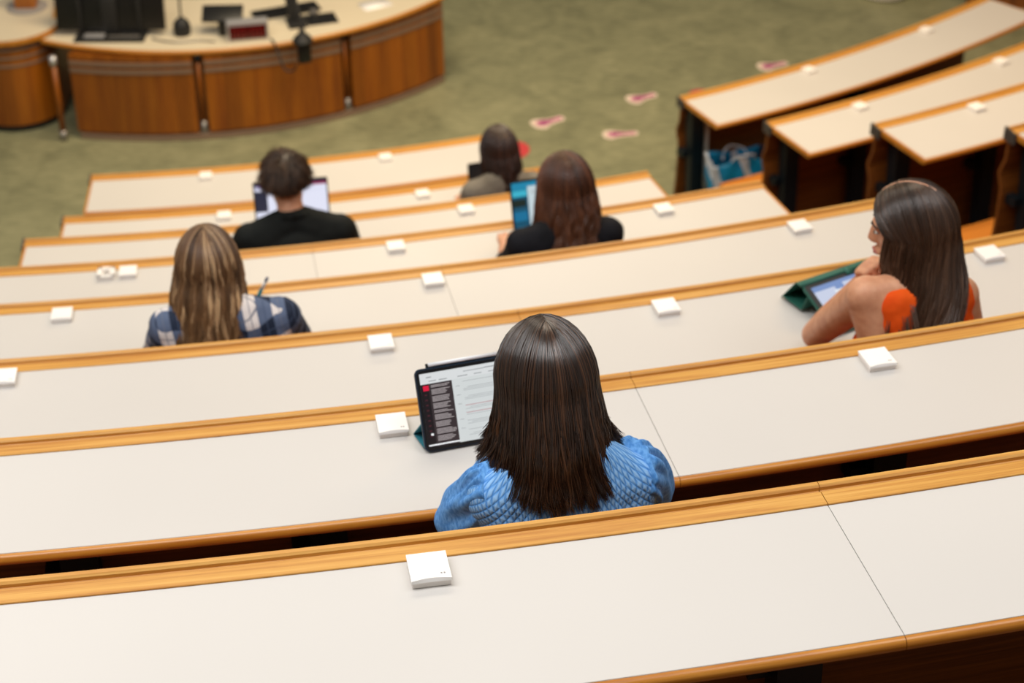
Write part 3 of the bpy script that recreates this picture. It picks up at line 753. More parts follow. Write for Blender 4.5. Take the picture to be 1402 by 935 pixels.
class Person:
    def __init__(s, label, k, ph, off=-.36, sc=1., skin_='skin', lean=0., head=(0, .17, .745), yaw=0., pitch=-22., roll=0., sh=(.155, .055, .545),
                 elbow=((-.225, .27, .335), (.225, .27, .335)), wrist=((-.13, .43, .338), (.13, .43, .338)), hands=None, group=None, voxel=.006, dsh=(0, 0), bust=True):
        s.label, s.sc, s.voxel = label, sc, voxel
        s.loc = pol(RS[k - 1] + off, ph, FL[k] + .48); s.rz = math.radians(ph); s.m = M[skin_]
        V = Vector
        s.pel = V((0, 0, .10)); s.wai = V((0, .015, .26)); s.che = V((0, .035, .42)); s.upc = V((0, .045, .53)); s.N = V((0, .07, .605))
        s.S = [V((-sh[0], sh[1], sh[2] + dsh[0])), V((sh[0], sh[1], sh[2] + dsh[1]))]
        s.E = [V(e) for e in elbow]; s.W = [V(w) for w in wrist]; s.H = V(head)
        s.hands = hands or [dict(d=(.5, .85, .03), n=(0, 0, -1), curl=.28), dict(d=(-.5, .85, .03), n=(0, 0, -1), curl=.28)]
        s.rot = Euler((math.radians(pitch), math.radians(roll), math.radians(yaw)), 'XYZ')
        s.yaw = math.radians(yaw); s.bust = bust
    def torso(s, B, g=0., trap=True, shoulders=True, neck=True, narrow=1.):
        V = Vector; SS = [V((q.x * narrow, q.y, q.z + (1 - narrow) * .02)) for q in s.S]
        pe = (s.pel, (.165 + g, .115 + g, .10 + g)); wa = (s.wai, (.128 + g, .092 + g, .08 + g)); ch = (s.che, (.148 + g, .104 + g, .11 + g)); uc = (s.upc, (.125 + g, .075 + g, .055 + g))
        B.hull([pe, wa]); B.hull([wa, ch]); B.hull([ch, uc])
        if s.bust:
            for x in (-.065, .065): B.ell(s.che + V((x, .085, .0)), (.058 + g, .05 + g, .058 + g))
        if shoulders:
            for S in SS: B.hull([(S, .053 + g), (s.upc + V((S.x * .45, 0, -.0)), (.06 + g, .062 + g, .06 + g))]); B.hull([(S, .050 + g), (s.che + V((S.x * .55, 0, .0)), (.06 + g, .08 + g, .08 + g))])
        if trap:
            for S in SS: B.hull([(s.N + V((0, -.012, .01)),   .047 + g), (S * .55 + s.upc * .45 + V((0, -.01, .012)), .050 + g), (S + V((0, -.003, .002)), .047 + g)])
    def arm(s, B, i, g=0., t=1., sub=0.):
        S, E_, W = s.S[i], s.E[i], s.W[i]
        if t <= 1.: P = S.lerp(E_, t); B.cap(S, .051 + g, P, (.051 - .012 * t) + g, 3)
        else: B.cap(S, .051 + g, E_, .040 + g, 3); B.cap(E_, .040 + g, E_.lerp(W, t - 1), .040 - .012 * (t - 1) + g, 3)
    def build(s):
        B = Blob(); V = Vector
        s.torso(B)
        hb = s.H + s.rot.to_matrix() @ V((0, -.025, -.075))
        B.cap(s.N + V((0, -.012, -.02)), .054, hb, .050, 3)
        R = s.rot; T = lambda q: s.H + R.to_matrix() @ V(q)
        B.ell(T((0, -.012, .022)), (.074, .094, .090), R)
        B.hull([(T((0, .028, -.01)), (.064, .060, .075), R), (T((0, .052, -.092)), (.026, .024, .020), R), (T((0, -.0, -.06)), (.056, .05, .04), R)])
        B.hull([(T((0, .088, .012)), .009), (T((0, .101, -.026)), .0115), (T((-.012, .091, -.031)), .008), (T((.012, .091, -.031)), .008)])
        B.hull([(T((-.02, .083, -.062)), .008), (T((.02, .083, -.062)), .008), (T((0, .092, -.058)), .0085), (T((0, .09, -.068)), .009)])
        B.hull([(T((-.035, .075, .022)), .014), (T((.035, .075, .022)), .014), (T((0, .083, .02)), .013)])
        for x in (-1, 1):
            B.hull([(T((x * .076, -.008, .008)), (.009, .018, .022), R), (T((x * .074, -.002, -.02)), (.007, .012, .014), R)])
        for i in (0, 1):
            B.cap(s.S[i], .051, s.E[i], .039, 3); B.cap(s.E[i], .039, s.E[i].lerp(s.W[i], .35), .038, 3); B.cap(s.E[i].lerp(s.W[i], .35), .038, s.W[i], .025, 3)
            hd = s.hands[i]; hand(B, s.W[i], hd['d'], hd['n'], hd.get('side', 1 if i else -1), hd.get('curl', .5))
        for x in (-1, 1):
            hip, kn, an = V((x * .09, .03, .09)), V((x * .11, .44, .10)), V((x * .11, .40, -.385))
            B.cap(hip, .085, kn, .057, 3); B.cap(kn, .055, an, .038, 3); B.cap(an, .036, an + V((0, .12, -.05)), .028)
        o = B.build('person', s.m, s.voxel, 5)
        o.location = s.loc; o.rotation_euler = (0, 0, s.rz); o.scale = (s.sc,) * 3
        tag(o, s.label, 'person'); s.o = o
        # trousers and shoes
        L = Blob(); L.hull([(s.pel, (.17, .12, .095)), (s.pel + V((0, .06, -.005)), (.15, .1, .085))])
        for x in (-1, 1):
            hip, kn, an = V((x * .09, .03, .09)), V((x * .11, .44, .10)), V((x * .11, .40, -.35))
            L.cap(hip, .094, kn, .066, 3); L.cap(kn, .066, an, .056, 3)
        L.build('trousers', M['denim'], .009, 4, o)
        for x in (-1, 1):
            F = Blob(); F.hull([(V((x * .11, .38, -.43)), (.042, .05, .044)), (V((x * .115, .52, -.446)), (.042, .05, .03))]); F.build('shoe', M['shoe'], .008, 3, o)
        # eyes, brows, lips
        for x in (-1, 1):
            e = Blob(); e.ell(T((x * .032, .0795, .004)), (.0108, .0085, .0052), R, 2); ey = link('eye', mesh('eye', e.v, e.f), M['eye'], o, True)
            e = Blob(); e.ell(T((x * .032, .0868, .004)), (.0062, .003, .0048), R, 2); link('iris', mesh('iris', e.v, e.f), M['iris'], ey, True)
            e = Blob(); e.hull([(T((x * .018, .0925, .026)), .0028), (T((x * .035, .0905, .031)), .003), (T((x * .052, .078, .025)), .002)], 2); link('eyebrow', mesh('eyebrow', e.v, e.f), M['brow'], o, True)
        e = Blob()
        e.hull([(T((-.021, .0895, -.062)), .003), (T((.021, .0895, -.062)), .003), (T((0, .0995, -.058)), .0042)], 2); e.hull([(T((-.018, .0895, -.066)), .003), (T((.018, .0895, -.066)), .003), (T((0, .098, -.069)), .005)], 2)
        link('lips', mesh('lips', e.v, e.f), M['lip'], o, True)
        return o

# ---- hair: strands follow the skull from the parting, then hang along an envelope given by rows (drop, half width, centre y, half depth)
def hair_mat(name, dark, mid, light, rough=.36, tip=None, spec=.6, coat=0.):
    m = mat(name, mid, rough, spec=spec, coat=coat); g = NT(m)
    m.node_tree.nodes['Principled BSDF'].inputs['Coat Roughness'].default_value = .28
    a = g.n('ShaderNodeAttribute', attribute_name='shade'); sp = g.n('ShaderNodeSeparateColor'); g.l(a.outputs['Color'], sp.inputs[0])
    c = g.ramp(sp.outputs[0], [(.08, dark), (.5, mid), (.95, light)])
    if tip:
        mx = g.n('ShaderNodeMix', data_type='RGBA'); g.l(c, mx.inputs[6]); mx.inputs[7].default_value = tip
        g.l(g.math('MULTIPLY', g.math('MULTIPLY', sp.outputs[1], sp.outputs[1]), .55), mx.inputs[0]); c = mx.outputs[2]
    g.l(c, g.b.inputs['Base Color'])
    return m
def strands_mesh(name, P, rad, shade, m, parent, sides=4):
    """P: (N, n, 3); rad: (N, n); shade: (N, 3) -> one mesh of fine tapered tubes"""
    N, n, _ = P.shape
    T = np.gradient(P, axis=1); T /= np.linalg.norm(T, axis=2, keepdims=True) + 1e-9
    ref = np.zeros_like(T); ref[..., 0] = .9; ref[..., 1] = .45
    A = np.cross(T, ref); A /= np.linalg.norm(A, axis=2, keepdims=True) + 1e-9
    Bn = np.cross(T, A)
    V = np.empty((N, n, sides, 3))
    for k in range(sides):
        a = 2 * PI * k / sides
        V[:, :, k] = P + rad[..., None] * (A * math.cos(a) + Bn * math.sin(a))
    idx = np.arange(N * n * sides).reshape(N, n, sides)
    F = []
    for k in range(sides):
        l = (k + 1) % sides
        F.append(np.stack([idx[:, :-1, k], idx[:, :-1, l], idx[:, 1:, l], idx[:, 1:, k]], -1).reshape(-1, 4))
    F = np.concatenate(F)
    me = bpy.data.meshes.new(name)
    me.vertices.add(N * n * sides); me.vertices.foreach_set('co', V.reshape(-1))
    me.loops.add(F.size); me.loops.foreach_set('vertex_index', F.reshape(-1).astype(np.int32))
    me.polygons.add(len(F)); me.polygons.foreach_set('loop_start', np.arange(0, F.size, 4, dtype=np.int32))
    me.update(calc_edges=True); me.validate()
    ca = me.color_attributes.new('shade', 'FLOAT_COLOR', 'POINT')
    t = np.linspace(0, 1, n)
    c = np.ones((N, n, sides, 4)); c[..., 0] = shade[:, 0][:, None, None]; c[..., 1] = t[None, :, None]
    ca.data.foreach_set('color', c.reshape(-1))
    return link(name, me, m, parent, True)

def envelope(spec, th, drop):
    rows = np.array(spec['rows']); d = rows[:, 0]
    hw, cy, hd = (np.interp(drop, d, rows[:, i]) for i in (1, 2, 3))
    cx = np.interp(drop, d, rows[:, 4]) if rows.shape[1] > 4 else 0.
    return np.stack([cx + hw * np.sin(th), cy - hd * np.cos(th), -drop], -1)
def hair_paths(spec, th, dl, L, n0=9, n1=14, wav=None):
    """th (N,), depth factor dl (N,), drop L (N,)"""
    N = len(th)
    rows = spec['rows']; a, b = rows[0][1], rows[0][3]; cy0 = rows[0][2]; top = spec['top']
    part = spec.get('part', 0.); sg = np.where(th >= 0, 1., -1.)
    u = np.clip((np.abs(th) - spec.get('pt0', .5)) / 1.4, 0, 1)
    # start along the parting: crown towards the forehead
    sx = np.full(N, part) + sg * .012; syy = spec.get('crown', -.25) + u * (.80 - spec.get('crown', -.25)) * 1.
    s0 = np.stack([sx, syy, np.zeros(N)], -1); s0[:, 2] = np.sqrt(np.clip(1 - s0[:, 0] ** 2 - s0[:, 1] ** 2, .05, 1)); s0 /= np.linalg.norm(s0, axis=1, keepdims=True)
    e = np.stack([np.sin(th), -np.cos(th), np.zeros(N)], -1)
    om = np.arccos(np.clip((s0 * e).sum(1), -1, 1))[:, None]
    P = []
    for j in range(n0):
        t = j / n0
        q = (np.sin((1 - t) * om) * s0 + np.sin(t * om) * e) / np.sin(om)
        P.append(np.stack([q[:, 0] * a, cy0 + q[:, 1] * b, q[:, 2] * top], -1) * (1 - (1 - dl[:, None]) * .8))
    for j in range(n1 + 1):
        t = j / n1; drop = L * t
        q = envelope(spec, th, drop); c = np.stack([np.zeros(N), np.interp(drop, np.array(rows)[:, 0], np.array(rows)[:, 2]), -drop], -1)
        P.append(c + (q - c) * dl[:, None])
    P = np.stack(P, 1)
    yw = spec.get('yaw', 0.)
    if yw:
        n = P.shape[1]
        drop = np.clip(-P[:, :, 2] / .22, 0, 1); ang = yw * (1 - spec.get('untwist', .75) * drop)
        c, s_ = np.cos(ang), np.sin(ang); x, y = P[..., 0].copy(), P[..., 1].copy()
        P[..., 0] = c * x - s_ * y; P[..., 1] = s_ * x + c * y
    if spec.get('lift'):
        # whole head of hair follows the tilt of the head near the crown
        w = np.clip(1 + P[:, :, 2] / .12, 0, 1) ** 1.; w = np.where(P[:, :, 2] > 0, 1, w)
        ang = spec['lift'] * w; c, s_ = np.cos(ang), np.sin(ang); y, z = P[..., 1].copy(), P[..., 2].copy()
        P[..., 1] = c * y - s_ * z; P[..., 2] = s_ * y + c * z
    return P
def make_hair(p, spec, m, name='hair', seed=1):
    r = np.random.default_rng(seed); o = p.o
    tm = spec.get('tmax', 2.0); nl, ns = spec.get('locks', 90), spec.get('per', 26)
    lth = np.linspace(-tm, tm, nl) + r.normal(0, .02, nl)
    lsh = np.clip(r.normal(.45, spec.get('lockvar', .2), nl), 0, 1)
    lL = np.interp(np.abs(lth), spec['len'][0], spec['len'][1]) * (1 + r.normal(0, spec.get('lenvar', .05), nl))
    if 'lenR' in spec: lL = np.where(lth > 0, np.interp(lth, spec['lenR'][0], spec['lenR'][1]) * (1 + r.normal(0, spec.get('lenvar', .05), nl)), lL)
    id_ = np.repeat(np.arange(nl), ns); N = nl * ns
    off = r.normal(0, 1, N) * (2 * tm / nl) * .75
    th0 = np.clip(lth[id_] + off, -tm - .1, tm + .1)
    dl = 1 - np.abs(r.normal(0, spec.get('thick', .045), N)); dl = np.clip(dl, .84, 1.)
    L = lL[id_] * (1 + r.normal(0, .03, N)); L = L * (1 - .10 * r.random(N) ** 3)
    P = hair_paths(spec, th0, dl, L)
    Pl = hair_paths(spec, lth[id_], np.full(N, .985), lL[id_])
    n = P.shape[1]; t = np.linspace(0, 1, n)[None, :, None]
    w = spec.get('clump', .6) * t ** 1.6
    P = P * (1 - w) + Pl * w
    ph = r.random((nl, 3)) * 6.28; am, wl = spec.get('wave', (.002, .1))
    s = np.linspace(0, 1, n)[None, :] * (L[:, None] + .15)
    env = np.clip((np.linspace(0, 1, n)[None, :] - .25) * 2, 0, 1)
    for ax, kx in ((0, 1.), (1, .7)):
        P[..., ax] += am * kx * env * np.sin(s / wl * 6.28 + ph[id_, ax][:, None]) + am * .35 * env * np.sin(s / wl * 14.5 + ph[id_, 2][:, None] + ax)
    P += r.normal(0, .0009, (N, 1, 3)) + (r.normal(0, spec.get('fly', .0022), (N, 1, 3)) * t ** 2)
    if 'flick' in spec:
        f = spec['flick'] * r.normal(1, .35, nl)[id_][:, None] * np.clip((np.linspace(0, 1, n)[None, :] - .78) / .22, 0, 1) ** 2
        rad_ = np.stack([np.sin(th0), -np.cos(th0)], -1)
        P[..., 0] += f * rad_[:, 0:1] * np.clip(np.abs(rad_[:, 0:1]) * 1.6, .2, 1.3); P[..., 1] += f * .5 * rad_[:, 1:2]; P[..., 2] += np.abs(f) * .1
    P += np.array(p.H)[None, None, :]
    rad = spec.get('rad', .0013) * (1 - .75 * np.linspace(0, 1, n)[None, :] ** 3) * r.uniform(.7, 1.25, (N, 1))
    sh = np.clip(lsh[id_] * .78 + r.normal(.11, .11, N), 0, 1)[:, None].repeat(3, 1)
    h = strands_mesh(name, P, rad, sh, m, o)
    h['kind'] = 'stuff' if False else ''
    del h['kind']
    # under-layer that closes the head of hair
    g0 = np.linspace(-tm, tm, 57); Ls = np.interp(np.abs(g0), spec['len'][0], spec['len'][1])
    if 'lenR' in spec: Ls = np.where(g0 > 0, np.interp(g0, spec['lenR'][0], spec['lenR'][1]), Ls)
    Q = hair_paths(spec, g0, np.full(57, .93), Ls * .88) + np.array(p.H)
    k = Q.shape[1]; fs = [(i * k + j, (i + 1) * k + j, (i + 1) * k + j + 1, i * k + j + 1) for i in range(56) for j in range(k - 1)]
    me = mesh('under_hair', Q.reshape(-1, 3), fs); recalc(me)
    ca = me.color_attributes.new('shade', 'FLOAT_COLOR', 'POINT')
    ca.data.foreach_set('color', np.tile(np.array([.22, .5, 0, 1.]), len(me.vertices)))
    u = link('under_hair', me, m, h, True); so = u.modifiers.new('t', 'SOLIDIFY'); so.thickness = .006; so.offset = -1
    return h

# ---- clothing materials
def knit(name, dark, mid, light):
    m = mat(name, mid, .75, spec=.2); g = NT(m)
    tc = g.n('ShaderNodeTexCoord'); sp = g.n('ShaderNodeSeparateXYZ'); g.l(tc.outputs['Object'], sp.inputs[0])
    u = g.math('MULTIPLY', g.math('ARCTAN2', sp.outputs[0], g.math('SUBTRACT', .10, sp.outputs[1])), .16 * PI / .0118)
    v = g.math('MULTIPLY', g.math('ADD', sp.outputs[2], g.math('MULTIPLY', sp.outputs[1], -.7)), PI / .0185)
    # lozenge cable stitch: raised diamonds split by a slanting groove
    p1 = g.math('ABSOLUTE', g.math('SINE', g.math('ADD', u, v))); p2 = g.math('ABSOLUTE', g.math('SINE', g.math('SUBTRACT', u, v)))
    gr = g.math('ABSOLUTE', g.math('SINE', g.math('ADD', g.math('MULTIPLY', u, 2.), g.math('MULTIPLY', v, .7))))
    h = g.math('ADD', g.math('MULTIPLY', g.math('MINIMUM', p1, p2), .8), g.math('MULTIPLY', gr, .25))
    g.l(g.ramp(h, [(.08, dark), (.42, mid), (.8, light)]), g.b.inputs['Base Color'])
    g.bump(h, .7, .003)
    return m
M['blue'] = knit('blue_knit', rgb(72, 134, 208), rgb(104, 164, 230), rgb(148, 196, 244))
m = mat('blue_cotton', rgb(84, 146, 214), .7, spec=.2); g = NT(m)
tc = g.n('ShaderNodeTexCoord'); n = g.n('ShaderNodeTexNoise', Scale=95., Detail=3.); g.l(tc.outputs['Object'], n.inputs['Vector'])
g.l(g.ramp(n.outputs[0], [(.38, rgb(74, 138, 212)), (.62, rgb(112, 174, 240))]), g.b.inputs['Base Color']); g.bump(n.outputs[0], .5, .002); M['blue2'] = m

def cloth(name, c1, c2, sc_=14., bump=.4):
    m = mat(name, c1, .8, spec=.2); g = NT(m)
    tc = g.n('ShaderNodeTexCoord'); n = g.n('ShaderNodeTexNoise', Scale=sc_, Detail=4.); g.l(tc.outputs['Object'], n.inputs['Vector'])
    g.l(g.ramp(n.outputs[0], [(.3, c1), (.7, c2)]), g.b.inputs['Base Color']); g.bump(n.outputs[0], bump, .01); return m
M['blackshirt'] = cloth('black_shirt', rgb(18, 22, 22), rgb(26, 30, 30))
M['blacktop'] = cloth('black_top', rgb(14, 15, 20), rgb(24, 25, 32))
M['greytop'] = cloth('grey_top', rgb(108, 102, 92), rgb(128, 122, 112))
M['orange'] = cloth('orange_top', rgb(222, 74, 10), rgb(240, 96, 22), 9.)

def plaid():
    m = mat('plaid', rgb(60, 72, 96), .8, spec=.2); g = NT(m)
    tc = g.n('ShaderNodeTexCoord'); mp = g.n('ShaderNodeMapping'); mp.inputs['Rotation'].default_value = (.0, math.radians(9), 0); g.l(tc.outputs['Object'], mp.inputs[0])
    sp = g.n('ShaderNodeSeparateXYZ'); g.l(mp.outputs[0], sp.inputs[0])
    P_ = .084
    u = g.math('FRACT', g.math('ADD', g.math('DIVIDE', sp.outputs[0], P_), 10.18))
    w = g.math('FRACT', g.math('ADD', g.math('DIVIDE', g.math('SUBTRACT', sp.outputs[2], g.math('MULTIPLY', sp.outputs[1], .75)), P_), 10.05))
    A = g.math('LESS_THAN', u, .48); B = g.math('LESS_THAN', w, .48)
    both = g.math('MULTIPLY', A, B); one = g.math('MAXIMUM', A, B)
    def line(v, c): return g.math('LESS_THAN', g.math('ABSOLUTE', g.math('SUBTRACT', v, c)), .014)
    ln_ = g.math('MAXIMUM', line(u, .24), line(w, .24))
    ln2 = g.math('MAXIMUM', line(u, .74), line(w, .74))
    def mix(f, a, b):
        x = g.n('ShaderNodeMix', data_type='RGBA'); g.l(f, x.inputs[0])
        for i, v in ((6, a), (7, b)):
            if isinstance(v, tuple): x.inputs[i].default_value = v
            else: g.l(v, x.inputs[i])
        return x.outputs[2]
    c = mix(one, rgb(36, 46, 66), rgb(92, 106, 134)); c = mix(both, c, rgb(226, 220, 218)); c = mix(ln_, c, rgb(110, 116, 134)); c = mix(ln2, c, rgb(70, 84, 112))
    g.l(c, g.b.inputs['Base Color']); return m
M['plaid'] = plaid()

# ================= woman in the blue dress
pb = Person('woman in a blue puff-sleeved dress with straight dark hair, reading a tablet', 1, 10.6, head=(-.012, .165, .703), pitch=-24, voxel=.005, sh=(.130, .055, .525), elbow=((-.165, .22, .325), (.20, .26, .325)), wrist=((-.03, .40, .322), (.13, .42, .322)))
ob_ = pb.build()
B = Blob(); pb.torso(B, .009, narrow=.98); dress = B.build('dress', M['blue'], .005, 6, ob_)
def puff(p, i, m, parent):
    """gathered sleeve: rings round the upper arm, pleats fading away from the shoulder seam"""
    sg = -1 if i == 0 else 1
    S = p.S[i] + Vector((-sg * .012, 0, .012)); E_ = p.E[i]
    ax = (E_ - p.S[i]).normalized(); ax = (ax + Vector((sg * .75, 0, .1))).normalized()
    ax2 = (E_ - p.S[i]).normalized()
    n, mth = 120, 26; vs, fs = [], []; r = random.Random(i + 5); phs = [r.uniform(0, 6.28) for _ in range(4)]
    for j in range(mth + 1):
        t = j / mth
        c = S + ax * (.024 * min(1, t * 1.6)) + ax2 * (.24 * t)
        d = ax.lerp(ax2, min(1, t * 1.3)).normalized()
        s = d.cross(Vector((0, 1, 0))).normalized(); u = s.cross(d).normalized()
        base = .063 + .008 * math.sin(PI * min(1, (t * .92 + .08))) ** .7
        base = base if t < .9 else base * (1 - (t - .9) * 2.2)
        for k in range(n):
            a = 2 * PI * k / n
            pl = .0066 * math.exp(-((t - .14) / .17) ** 2) * (abs(math.sin(a * 9.5 + 1.2 * math.sin(a * 3 + phs[0]))) * 1.5 - .25) + .0048 * math.exp(-((t - .32) / .28) ** 2) * math.sin(a * 9 + phs[1] + t * 9)
            pl += .003 * math.sin(a * 5 + t * 14 + phs[2]) * t
            q = base + pl + .006 * math.sin(a + phs[3])
            vs.append(c + s * (q * math.cos(a)) + u * (q * math.sin(a)))
    for j in range(mth):
        for k in range(n):
            l = (k + 1) % n; fs.append((j * n + k, j * n + l, (j + 1) * n + l, (j + 1) * n + k))
    fs.append(tuple(range(n))[::-1]); fs.append(tuple(mth * n + k for k in range(n)))
    me = mesh('puff_sleeve', vs, fs); recalc(me); return link('puff_sleeve', me, m, parent, True)
for i in (0, 1): puff(pb, i, M['blue2'], dress)
HM = hair_mat('dark_brown_hair', rgb(22, 13, 9), rgb(42, 26, 18), rgb(96, 62, 40), .25, spec=.95, coat=.12)
make_hair(pb, dict(rows=[(0, .098, -.004, .122, 0), (.05, .104, -.026, .128, -.002), (.09, .114, -.043, .140, -.003), (.13, .128, -.056, .150, -.0), (.17, .136, -.066, .152, .004)],
    top=.128, crown=-.15, part=.02, tmax=2.15, locks=120, per=34, len=((0, .9, 1.4, 2.2), (.152, .146, .128, .12)), clump=.66, wave=(.0025, .12), flick=.009, lift=-.20, thick=.04, rad=.00115, lenvar=.07, fly=.003, lockvar=.17), HM, seed=3)

# ================= woman in plaid
pp = Person('woman in a plaid shirt with long wavy blonde-streaked hair, writing', 3, 8.25, head=(-.035, .15, .722), pitch=-14, roll=2, voxel=.006, sh=(.162, .055, .578), dsh=(0, .0),
    wrist=((-.12, .44, .325), (.085, .43, .335)), hands=[dict(d=(.5, .85, .03), n=(0, 0, -1), curl=.28), dict(d=(-.35, .9, .12), n=(-.7, 0, -.6), curl=.9)])
op = pp.build()
B = Blob(); pp.torso(B, .013)
for i in (0, 1): pp.arm(B, i, .012, 1.85)
B.hull([(pp.N + Vector((0, -.02, .012)), (.064, .06, .022)), (pp.N + Vector((0, .0, .0)), (.066, .066, .02))])
B.build('plaid_shirt', M['plaid'], .006, 5, op, disp=(.010, .07))
HB = hair_mat('streaked_blonde_hair', rgb(46, 29, 20), rgb(112, 78, 48), rgb(232, 198, 152), .42, tip=rgb(190, 146, 98))
make_hair(pp, dict(rows=[(0, .098, -.01, .125, 0), (.06, .108, -.035, .135, -.006), (.16, .117, -.07, .155, -.01), (.30, .115, -.085, .155, -.01), (.42, .105, -.09, .15, -.01)],
    top=.132, crown=-.1, part=-.01, tmax=1.95, locks=70, per=40, len=((0, 1.2, 2.), (.40, .38, .34)), clump=.7, wave=(.011, .12), lift=-.10, thick=.05, rad=.0013, lockvar=.34, fly=.004), HB, seed=5)
# her pen
pn = empty('pen', (0, 0, 0), 'teal and white pen in the hand of the woman in plaid', 'pen')
wm = Matrix.Translation(pp.loc) @ Matrix.Rotation(pp.rz, 4, 'Z')
a0, a1 = wm @ Vector((.072, .40, .395)), wm @ Vector((.138, .352, .548))
tube('barrel', [a0.lerp(a1, .12), a0.lerp(a1, .70)], .0062, mat('pen_teal', rgb(40, 138, 152), .35), pn, 12, False)
tube('grip', [a0.lerp(a1, .70), a0.lerp(a1, .90)], .0058, M['plastic'], pn, 12, False)
tube('button', [a0.lerp(a1, .90), a1], .0046, mat('pen_navy', rgb(42, 60, 110), .4), pn, 12, False)
tube('tip', [a0, a0.lerp(a1, .12)], [.0012, .006], M['silver'], pn, 12, False)

# ================= man in black
pm = Person('man in a black T-shirt with short brown hair at his laptop', 5, 9.66, sc=1.07, head=(-.015, .125, .742), pitch=-14, roll=-3, voxel=.007, sh=(.172, .055, .545), bust=False)
om_ = pm.build()
B = Blob(); pm.torso(B, .012)
for i in (0, 1): pm.arm(B, i, .016, .75)
for i in range(12):
    a = 2 * PI * i / 12; q = pm.N + Vector((.06 * math.cos(a), -.008 + .056 * math.sin(a), .030 - .018 * math.sin(a)))
    B.ell(q, .0125, None, 2)
B.build('black_shirt', M['blackshirt'], .007, 5, om_, disp=(.008, .08))
def short_hair(p, m, seed=1):
    r = np.random.default_rng(seed); N = 5200
    q = r.normal(0, 1, (N * 3, 3)); q /= np.linalg.norm(q, axis=1, keepdims=True)
    y, z = q[:, 1], q[:, 2]
    lim = np.where(y > .25, .36 + .25 * (y - .25), np.where(y > -.1, .06, .06 - (-.1 - y) * .92))
    keep = (z > lim) & ~((z < -.30) & (np.abs(q[:, 0]) > .60 + .3 * (z + .3)))
    q = q[keep][:N]; N = len(q)
    rad = np.array([.0765, .0965, .0925]); c = np.array([0, -.012, .022])
    nrm = q / rad; nrm /= np.linalg.norm(nrm, axis=1, keepdims=True)
    crown = np.array([.1, -.45, .9]); crown /= np.linalg.norm(crown)
    fl = q - crown; fl -= nrm * (fl * nrm).sum(1, keepdims=True); fl /= np.linalg.norm(fl, axis=1, keepdims=True) + 1e-6
    sw = np.cross(nrm, fl); fl = fl + .5 * sw
    clump = np.sin(q[:, :1] * 21 + 3 * np.sin(q[:, 1:2] * 17)) * .35 + np.sin(q[:, 2:3] * 25 + q[:, 1:2] * 9) * .3
    fl = fl + sw * clump; fl /= np.linalg.norm(fl, axis=1, keepdims=True)
    low = np.clip((q[:, 2] + .55) / .75, 0.15, 1)
    tuft = np.sin(q[:, 0] * 19 + 4 * np.sin(q[:, 1] * 11)) * np.sin(q[:, 1] * 16 + 3 * np.sin(q[:, 2] * 13))
    L = (.010 + .034 * low * (1 + .34 * tuft)) * r.uniform(.75, 1.2, N); lift = (.16 + .34 * low * (1 + .6 * tuft)) * r.uniform(.6, 1.3, N)
    n = 7; P = np.empty((N, n, 3))
    for j in range(n):
        t = j / (n - 1)
        P[:, j] = c + q * rad + (fl * (L * t)[:, None] * 1.0 + nrm * (L * lift * (t - .55 * t * t) * 1.25)[:, None]) + np.array([0, 0, -1.]) * (L * .25 * t * t)[:, None]
    Rm = np.array(p.rot.to_matrix()); P = P @ Rm.T + np.array(p.H)
    rd = .0013 * (1 - .7 * np.linspace(0, 1, n)[None] ** 2) * r.uniform(.8, 1.2, (N, 1))
    h = strands_mesh('hair', P, rd, np.clip(r.normal(.42, .14, (N, 1)) + .22 * clump + .22 * tuft[:, None], 0, 1).repeat(3, 1), m, p.o)
    # close-lying under-layer
    v, f = ico(4); vs = []; ok = []
    for a in v:
        yy, zz = a.y, a.z
        lim = .38 + .25 * (yy - .25) if yy > .25 else (.08 if yy > -.1 else .08 - (-.1 - yy) * .90)
        if zz < -.28 and abs(a.x) > .56 + .3 * (zz + .3): lim = 2
        ok.append(zz > lim)
        k = 1.05 if zz > lim + .12 else 1.02
        w = Vector((a.x * rad[0] * k + c[0], a.y * rad[1] * k + c[1], a.z * rad[2] * k + c[2])); vs.append(p.H + p.rot.to_matrix() @ w)
    fs = [t for t in f if all(ok[i] for i in t)]
    me = mesh('under_hair', vs, fs); ca = me.color_attributes.new('shade', 'FLOAT_COLOR', 'POINT'); ca.data.foreach_set('color', np.tile(np.array([.2, .5, 0, 1.]), len(me.vertices)))
    bmx = bmesh.new(); bmx.from_mesh(me); bmesh.ops.delete(bmx, geom=[v_ for v_ in bmx.verts if not v_.link_faces], context='VERTS'); bmx.to_mesh(me); bmx.free()
    u = link('under_hair', me, m, h, True); so = u.modifiers.new('t', 'SOLIDIFY'); so.thickness = .004; so.offset = -1
short_hair(pm, hair_mat('short_brown_hair', rgb(30, 19, 13), rgb(60, 41, 29), rgb(112, 82, 60), .45), 4)

